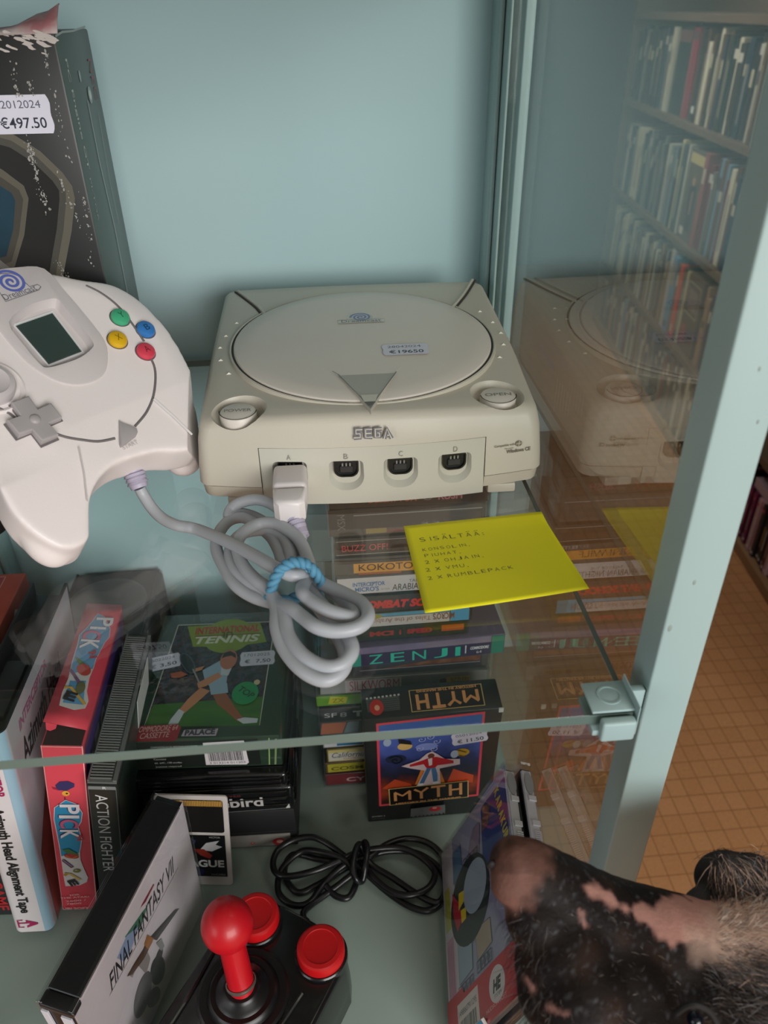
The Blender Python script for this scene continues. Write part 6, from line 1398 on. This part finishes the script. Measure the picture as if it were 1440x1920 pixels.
for i, v in enumerate(me.vertices):
    p = v.co; P2 = to_px(p); n1 = N_.noise(p * 90) * .5 + .5; n2 = N_.noise(p * 260) * .5 + .5; n3 = N_.noise(p * 620) * .5 + .5
    c = D0.lerp(D1, min(1, n1 * .9 + n2 * .35)); c = c.lerp(D2, max(0, n1 - .55) * 1.5)
    if n3 > .66: c = c.lerp(GY, (n3 - .66) * 2.6)
    q = seg2(P2, (955, 1660), (985, 1600)); t = max(0, min(1, (66 - q + (n2 - .5) * 26) / 30)); c = c.lerp(NB.lerp(NB2, n2 * .6 + (.4 if P2.y > 1640 else 0)), t)
    for a, b, r in PINK:
        q = seg2(P2, a, b); t = max(0, min(1, (r - q + (n2 - .5) * 22) / 10)); c = c.lerp(PK * (.85 + .3 * n1), t)
    q = seg2(P2, (1370, 1765), (1560, 1700)); t = max(0, min(1, (85 - q + (n1 - .5) * 70) / 60)); c = c.lerp(CR_ * (.7 + .5 * n2), t)
    ca.data[i].color = (c.x, c.y, c.z, 1)
def attr_mat(name, rough):
    m = bpy.data.materials.new(name); m.use_nodes = True; nt = m.node_tree; b = nt.nodes['Principled BSDF']
    a = nt.nodes.new('ShaderNodeVertexColor'); a.layer_name = 'coat'; tc = nt.nodes.new('ShaderNodeTexCoord')
    n = nt.nodes.new('ShaderNodeTexNoise'); n.inputs['Scale'].default_value = 700; n.inputs['Detail'].default_value = 4; nt.links.new(tc.outputs['Object'], n.inputs['Vector'])
    bp = nt.nodes.new('ShaderNodeBump'); bp.inputs['Strength'].default_value = .35; bp.inputs['Distance'].default_value = .0008; nt.links.new(n.outputs['Fac'], bp.inputs['Height']); nt.links.new(bp.outputs['Normal'], b.inputs['Normal'])
    nt.links.new(a.outputs['Color'], b.inputs['Base Color']); b.inputs['Roughness'].default_value = rough; b.inputs['Specular IOR Level'].default_value = .16
    return m
me.materials.clear(); me.materials.append(attr_mat('mottled_dog_skin', .6))
for pl in me.polygons: pl.use_smooth = True
# nostril pits and mouth line
bm = bmesh.new(); blob(bm, dp_(921, 1622, .2665), sr(9, .26), (1, .6, 1.3)); obj('nostril', bm, mat('nostril_black', (14, 10, 10), .7), dog)
bm = bmesh.new(); e = dp_(1303, 1912, .2455); blob(bm, e, sr(15, .243)); obj('eye', bm, mat('dark_wet_eye', (14, 18, 30), .06), dog)
bm = bmesh.new(); tube(bm, spline([dp_(*q) for q in ((1268, 1900, .2445), (1285, 1888, .2425), (1305, 1884, .2415), (1330, 1896, .2425), (1345, 1920, .244))], 6), sr(6, .243), 8); obj('eyelid', bm, mat('eyelid_black', (13, 10, 10), .7), dog)
# ears
bm = bmesh.new(); blob(bm, dp_(1355, 1640, .312), sr(54, .312), (1, .7, 1.05)); blob(bm, dp_(1398, 1648, .313), sr(58, .313), (1, .7, 1)); blob(bm, dp_(1440, 1672, .314), sr(56, .314), (1, .7, 1)); blob(bm, dp_(1318, 1688, .306), sr(30, .306), (1.2, .8, .9)); blob(bm, dp_(1288, 1702, .302), sr(22, .302), (1.3, .8, .8))
ear = obj('ear', bm, mat('ear_black_leather', (36, 33, 33), .75, .2, 120), dog, 0)
md = ear.modifiers.new('r', 'REMESH'); md.mode = 'VOXEL'; md.voxel_size = .0013; md = ear.modifiers.new('s', 'SMOOTH'); md.iterations = 8; bake(ear); 
for pl in ear.data.polygons: pl.use_smooth = True
# fur: tapered strands
def fur(name, src, n, pick, dirf, length, width, colf, seed):
    rn = random.Random(seed); me = src.data; polys = [p for p in me.polygons if pick(p.center, p.normal)]
    if not polys: return
    V, F, MI = [], [], []
    for _ in range(n):
        p = rn.choice(polys); c = p.center + Vector((rn.gauss(0, .0006), rn.gauss(0, .0006), rn.gauss(0, .0006))); nn = p.normal
        d = (dirf(c, nn) + Vector((rn.gauss(0, .35), rn.gauss(0, .35), rn.gauss(0, .35)))).normalized(); L = length(rn, c); side = d.cross(nn); side = side.normalized() if side.length > 1e-6 else d.orthogonal().normalized()
        up = side.cross(d); w = width * rn.uniform(.6, 1.3); q = [c - nn * .0006, c + d * L * .35 + nn * L * .16, c + d * L * .7 + nn * L * .20, c + d * L + nn * L * .12]
        b = len(V)
        for k in range(3):
            ww = w * (1, .8, .5)[k]; V += [q[k] + side * ww, q[k] - side * ww * .5 + up * ww * .8, q[k] - side * ww * .5 - up * ww * .8]
        V.append(q[3]); m = colf(rn, c)
        for k in range(2):
            for s in range(3): a0, a1 = b + k * 3 + s, b + k * 3 + (s + 1) % 3; F.append((a0, a1, a1 + 3, a0 + 3)); MI.append(m)
        for s in range(3): F.append((b + 6 + s, b + 6 + (s + 1) % 3, b + 9)); MI.append(m)
    m_ = bpy.data.meshes.new(name); m_.from_pydata([tuple(v) for v in V], [], F)
    for mt in FM: m_.materials.append(mt)
    m_.polygons.foreach_set('material_index', MI)
    for pl in m_.polygons: pl.use_smooth = True
    o = bpy.data.objects.new(name, m_); COL.objects.link(o); o.parent = dog; return o
FM = [mat('fur_cream', (204, 172, 152), .6), mat('fur_pale', (222, 204, 190), .6), mat('fur_brown', (78, 62, 52), .6), mat('fur_black', (34, 31, 32), .6), mat('fur_grey', (122, 118, 120), .6)]
back = (CX * .95 - CD * .35 + CF * .25).normalized()
def inpx(c, x0, x1, y0, y1): q = to_px(c); return x0 < q.x < x1 and y0 < q.y < y1
FR = lambda n: n.dot(CF) < .3
fur('head_fur', dog, 5200, lambda c, n: inpx(c, 1345, 1560, 1600, 1850) and FR(n), lambda c, n: (CX * .9 + CD * (.45 if to_px(c).y > 1740 else -.15)), lambda r, c: r.uniform(.002, .004) + .00004 * max(0, to_px(c).x - 1360), .00009, lambda r, c: r.choice((0, 0, 1, 0, 1, 0, 4, 2)) if to_px(c).y < 1770 else r.choice((2, 3, 3, 4, 3, 2, 0)), 1)
fur('cheek_fur', dog, 2600, lambda c, n: inpx(c, 1310, 1560, 1800, 1990) and FR(n), lambda c, n: (CX * .6 + CD * .6), lambda r, c: r.uniform(.003, .009), .00010, lambda r, c: r.choice((3, 3, 4, 2, 3, 2)), 2)
fur('chin_fur', dog, 520, lambda c, n: inpx(c, 915, 1040, 1720, 1960) and n.dot(CX) < .2, lambda c, n: (-CX * .4 + CD * 1.0), lambda r, c: r.uniform(.003, .008), .00008, lambda r, c: r.choice((4, 3, 3, 2, 3)), 3)
fur('muzzle_hair', dog, 500, lambda c, n: inpx(c, 960, 1300, 1700, 1930) and FR(n), lambda c, n: (CX * .5 + CD * .5), lambda r, c: r.uniform(.0012, .003), .00003, lambda r, c: r.choice((4, 3, 1)), 5)
fur('ear_fur', ear, 3400, lambda c, n: to_px(c).x > 1330 and n.dot(CF) < .5, lambda c, n: (CX * .12 + CD * .8 - CF * .2), lambda r, c: r.uniform(.006, .014), .00013, lambda r, c: r.choice((0, 2, 3, 4, 3, 2)), 4)
tag(dog, dog_tag, 'dog')
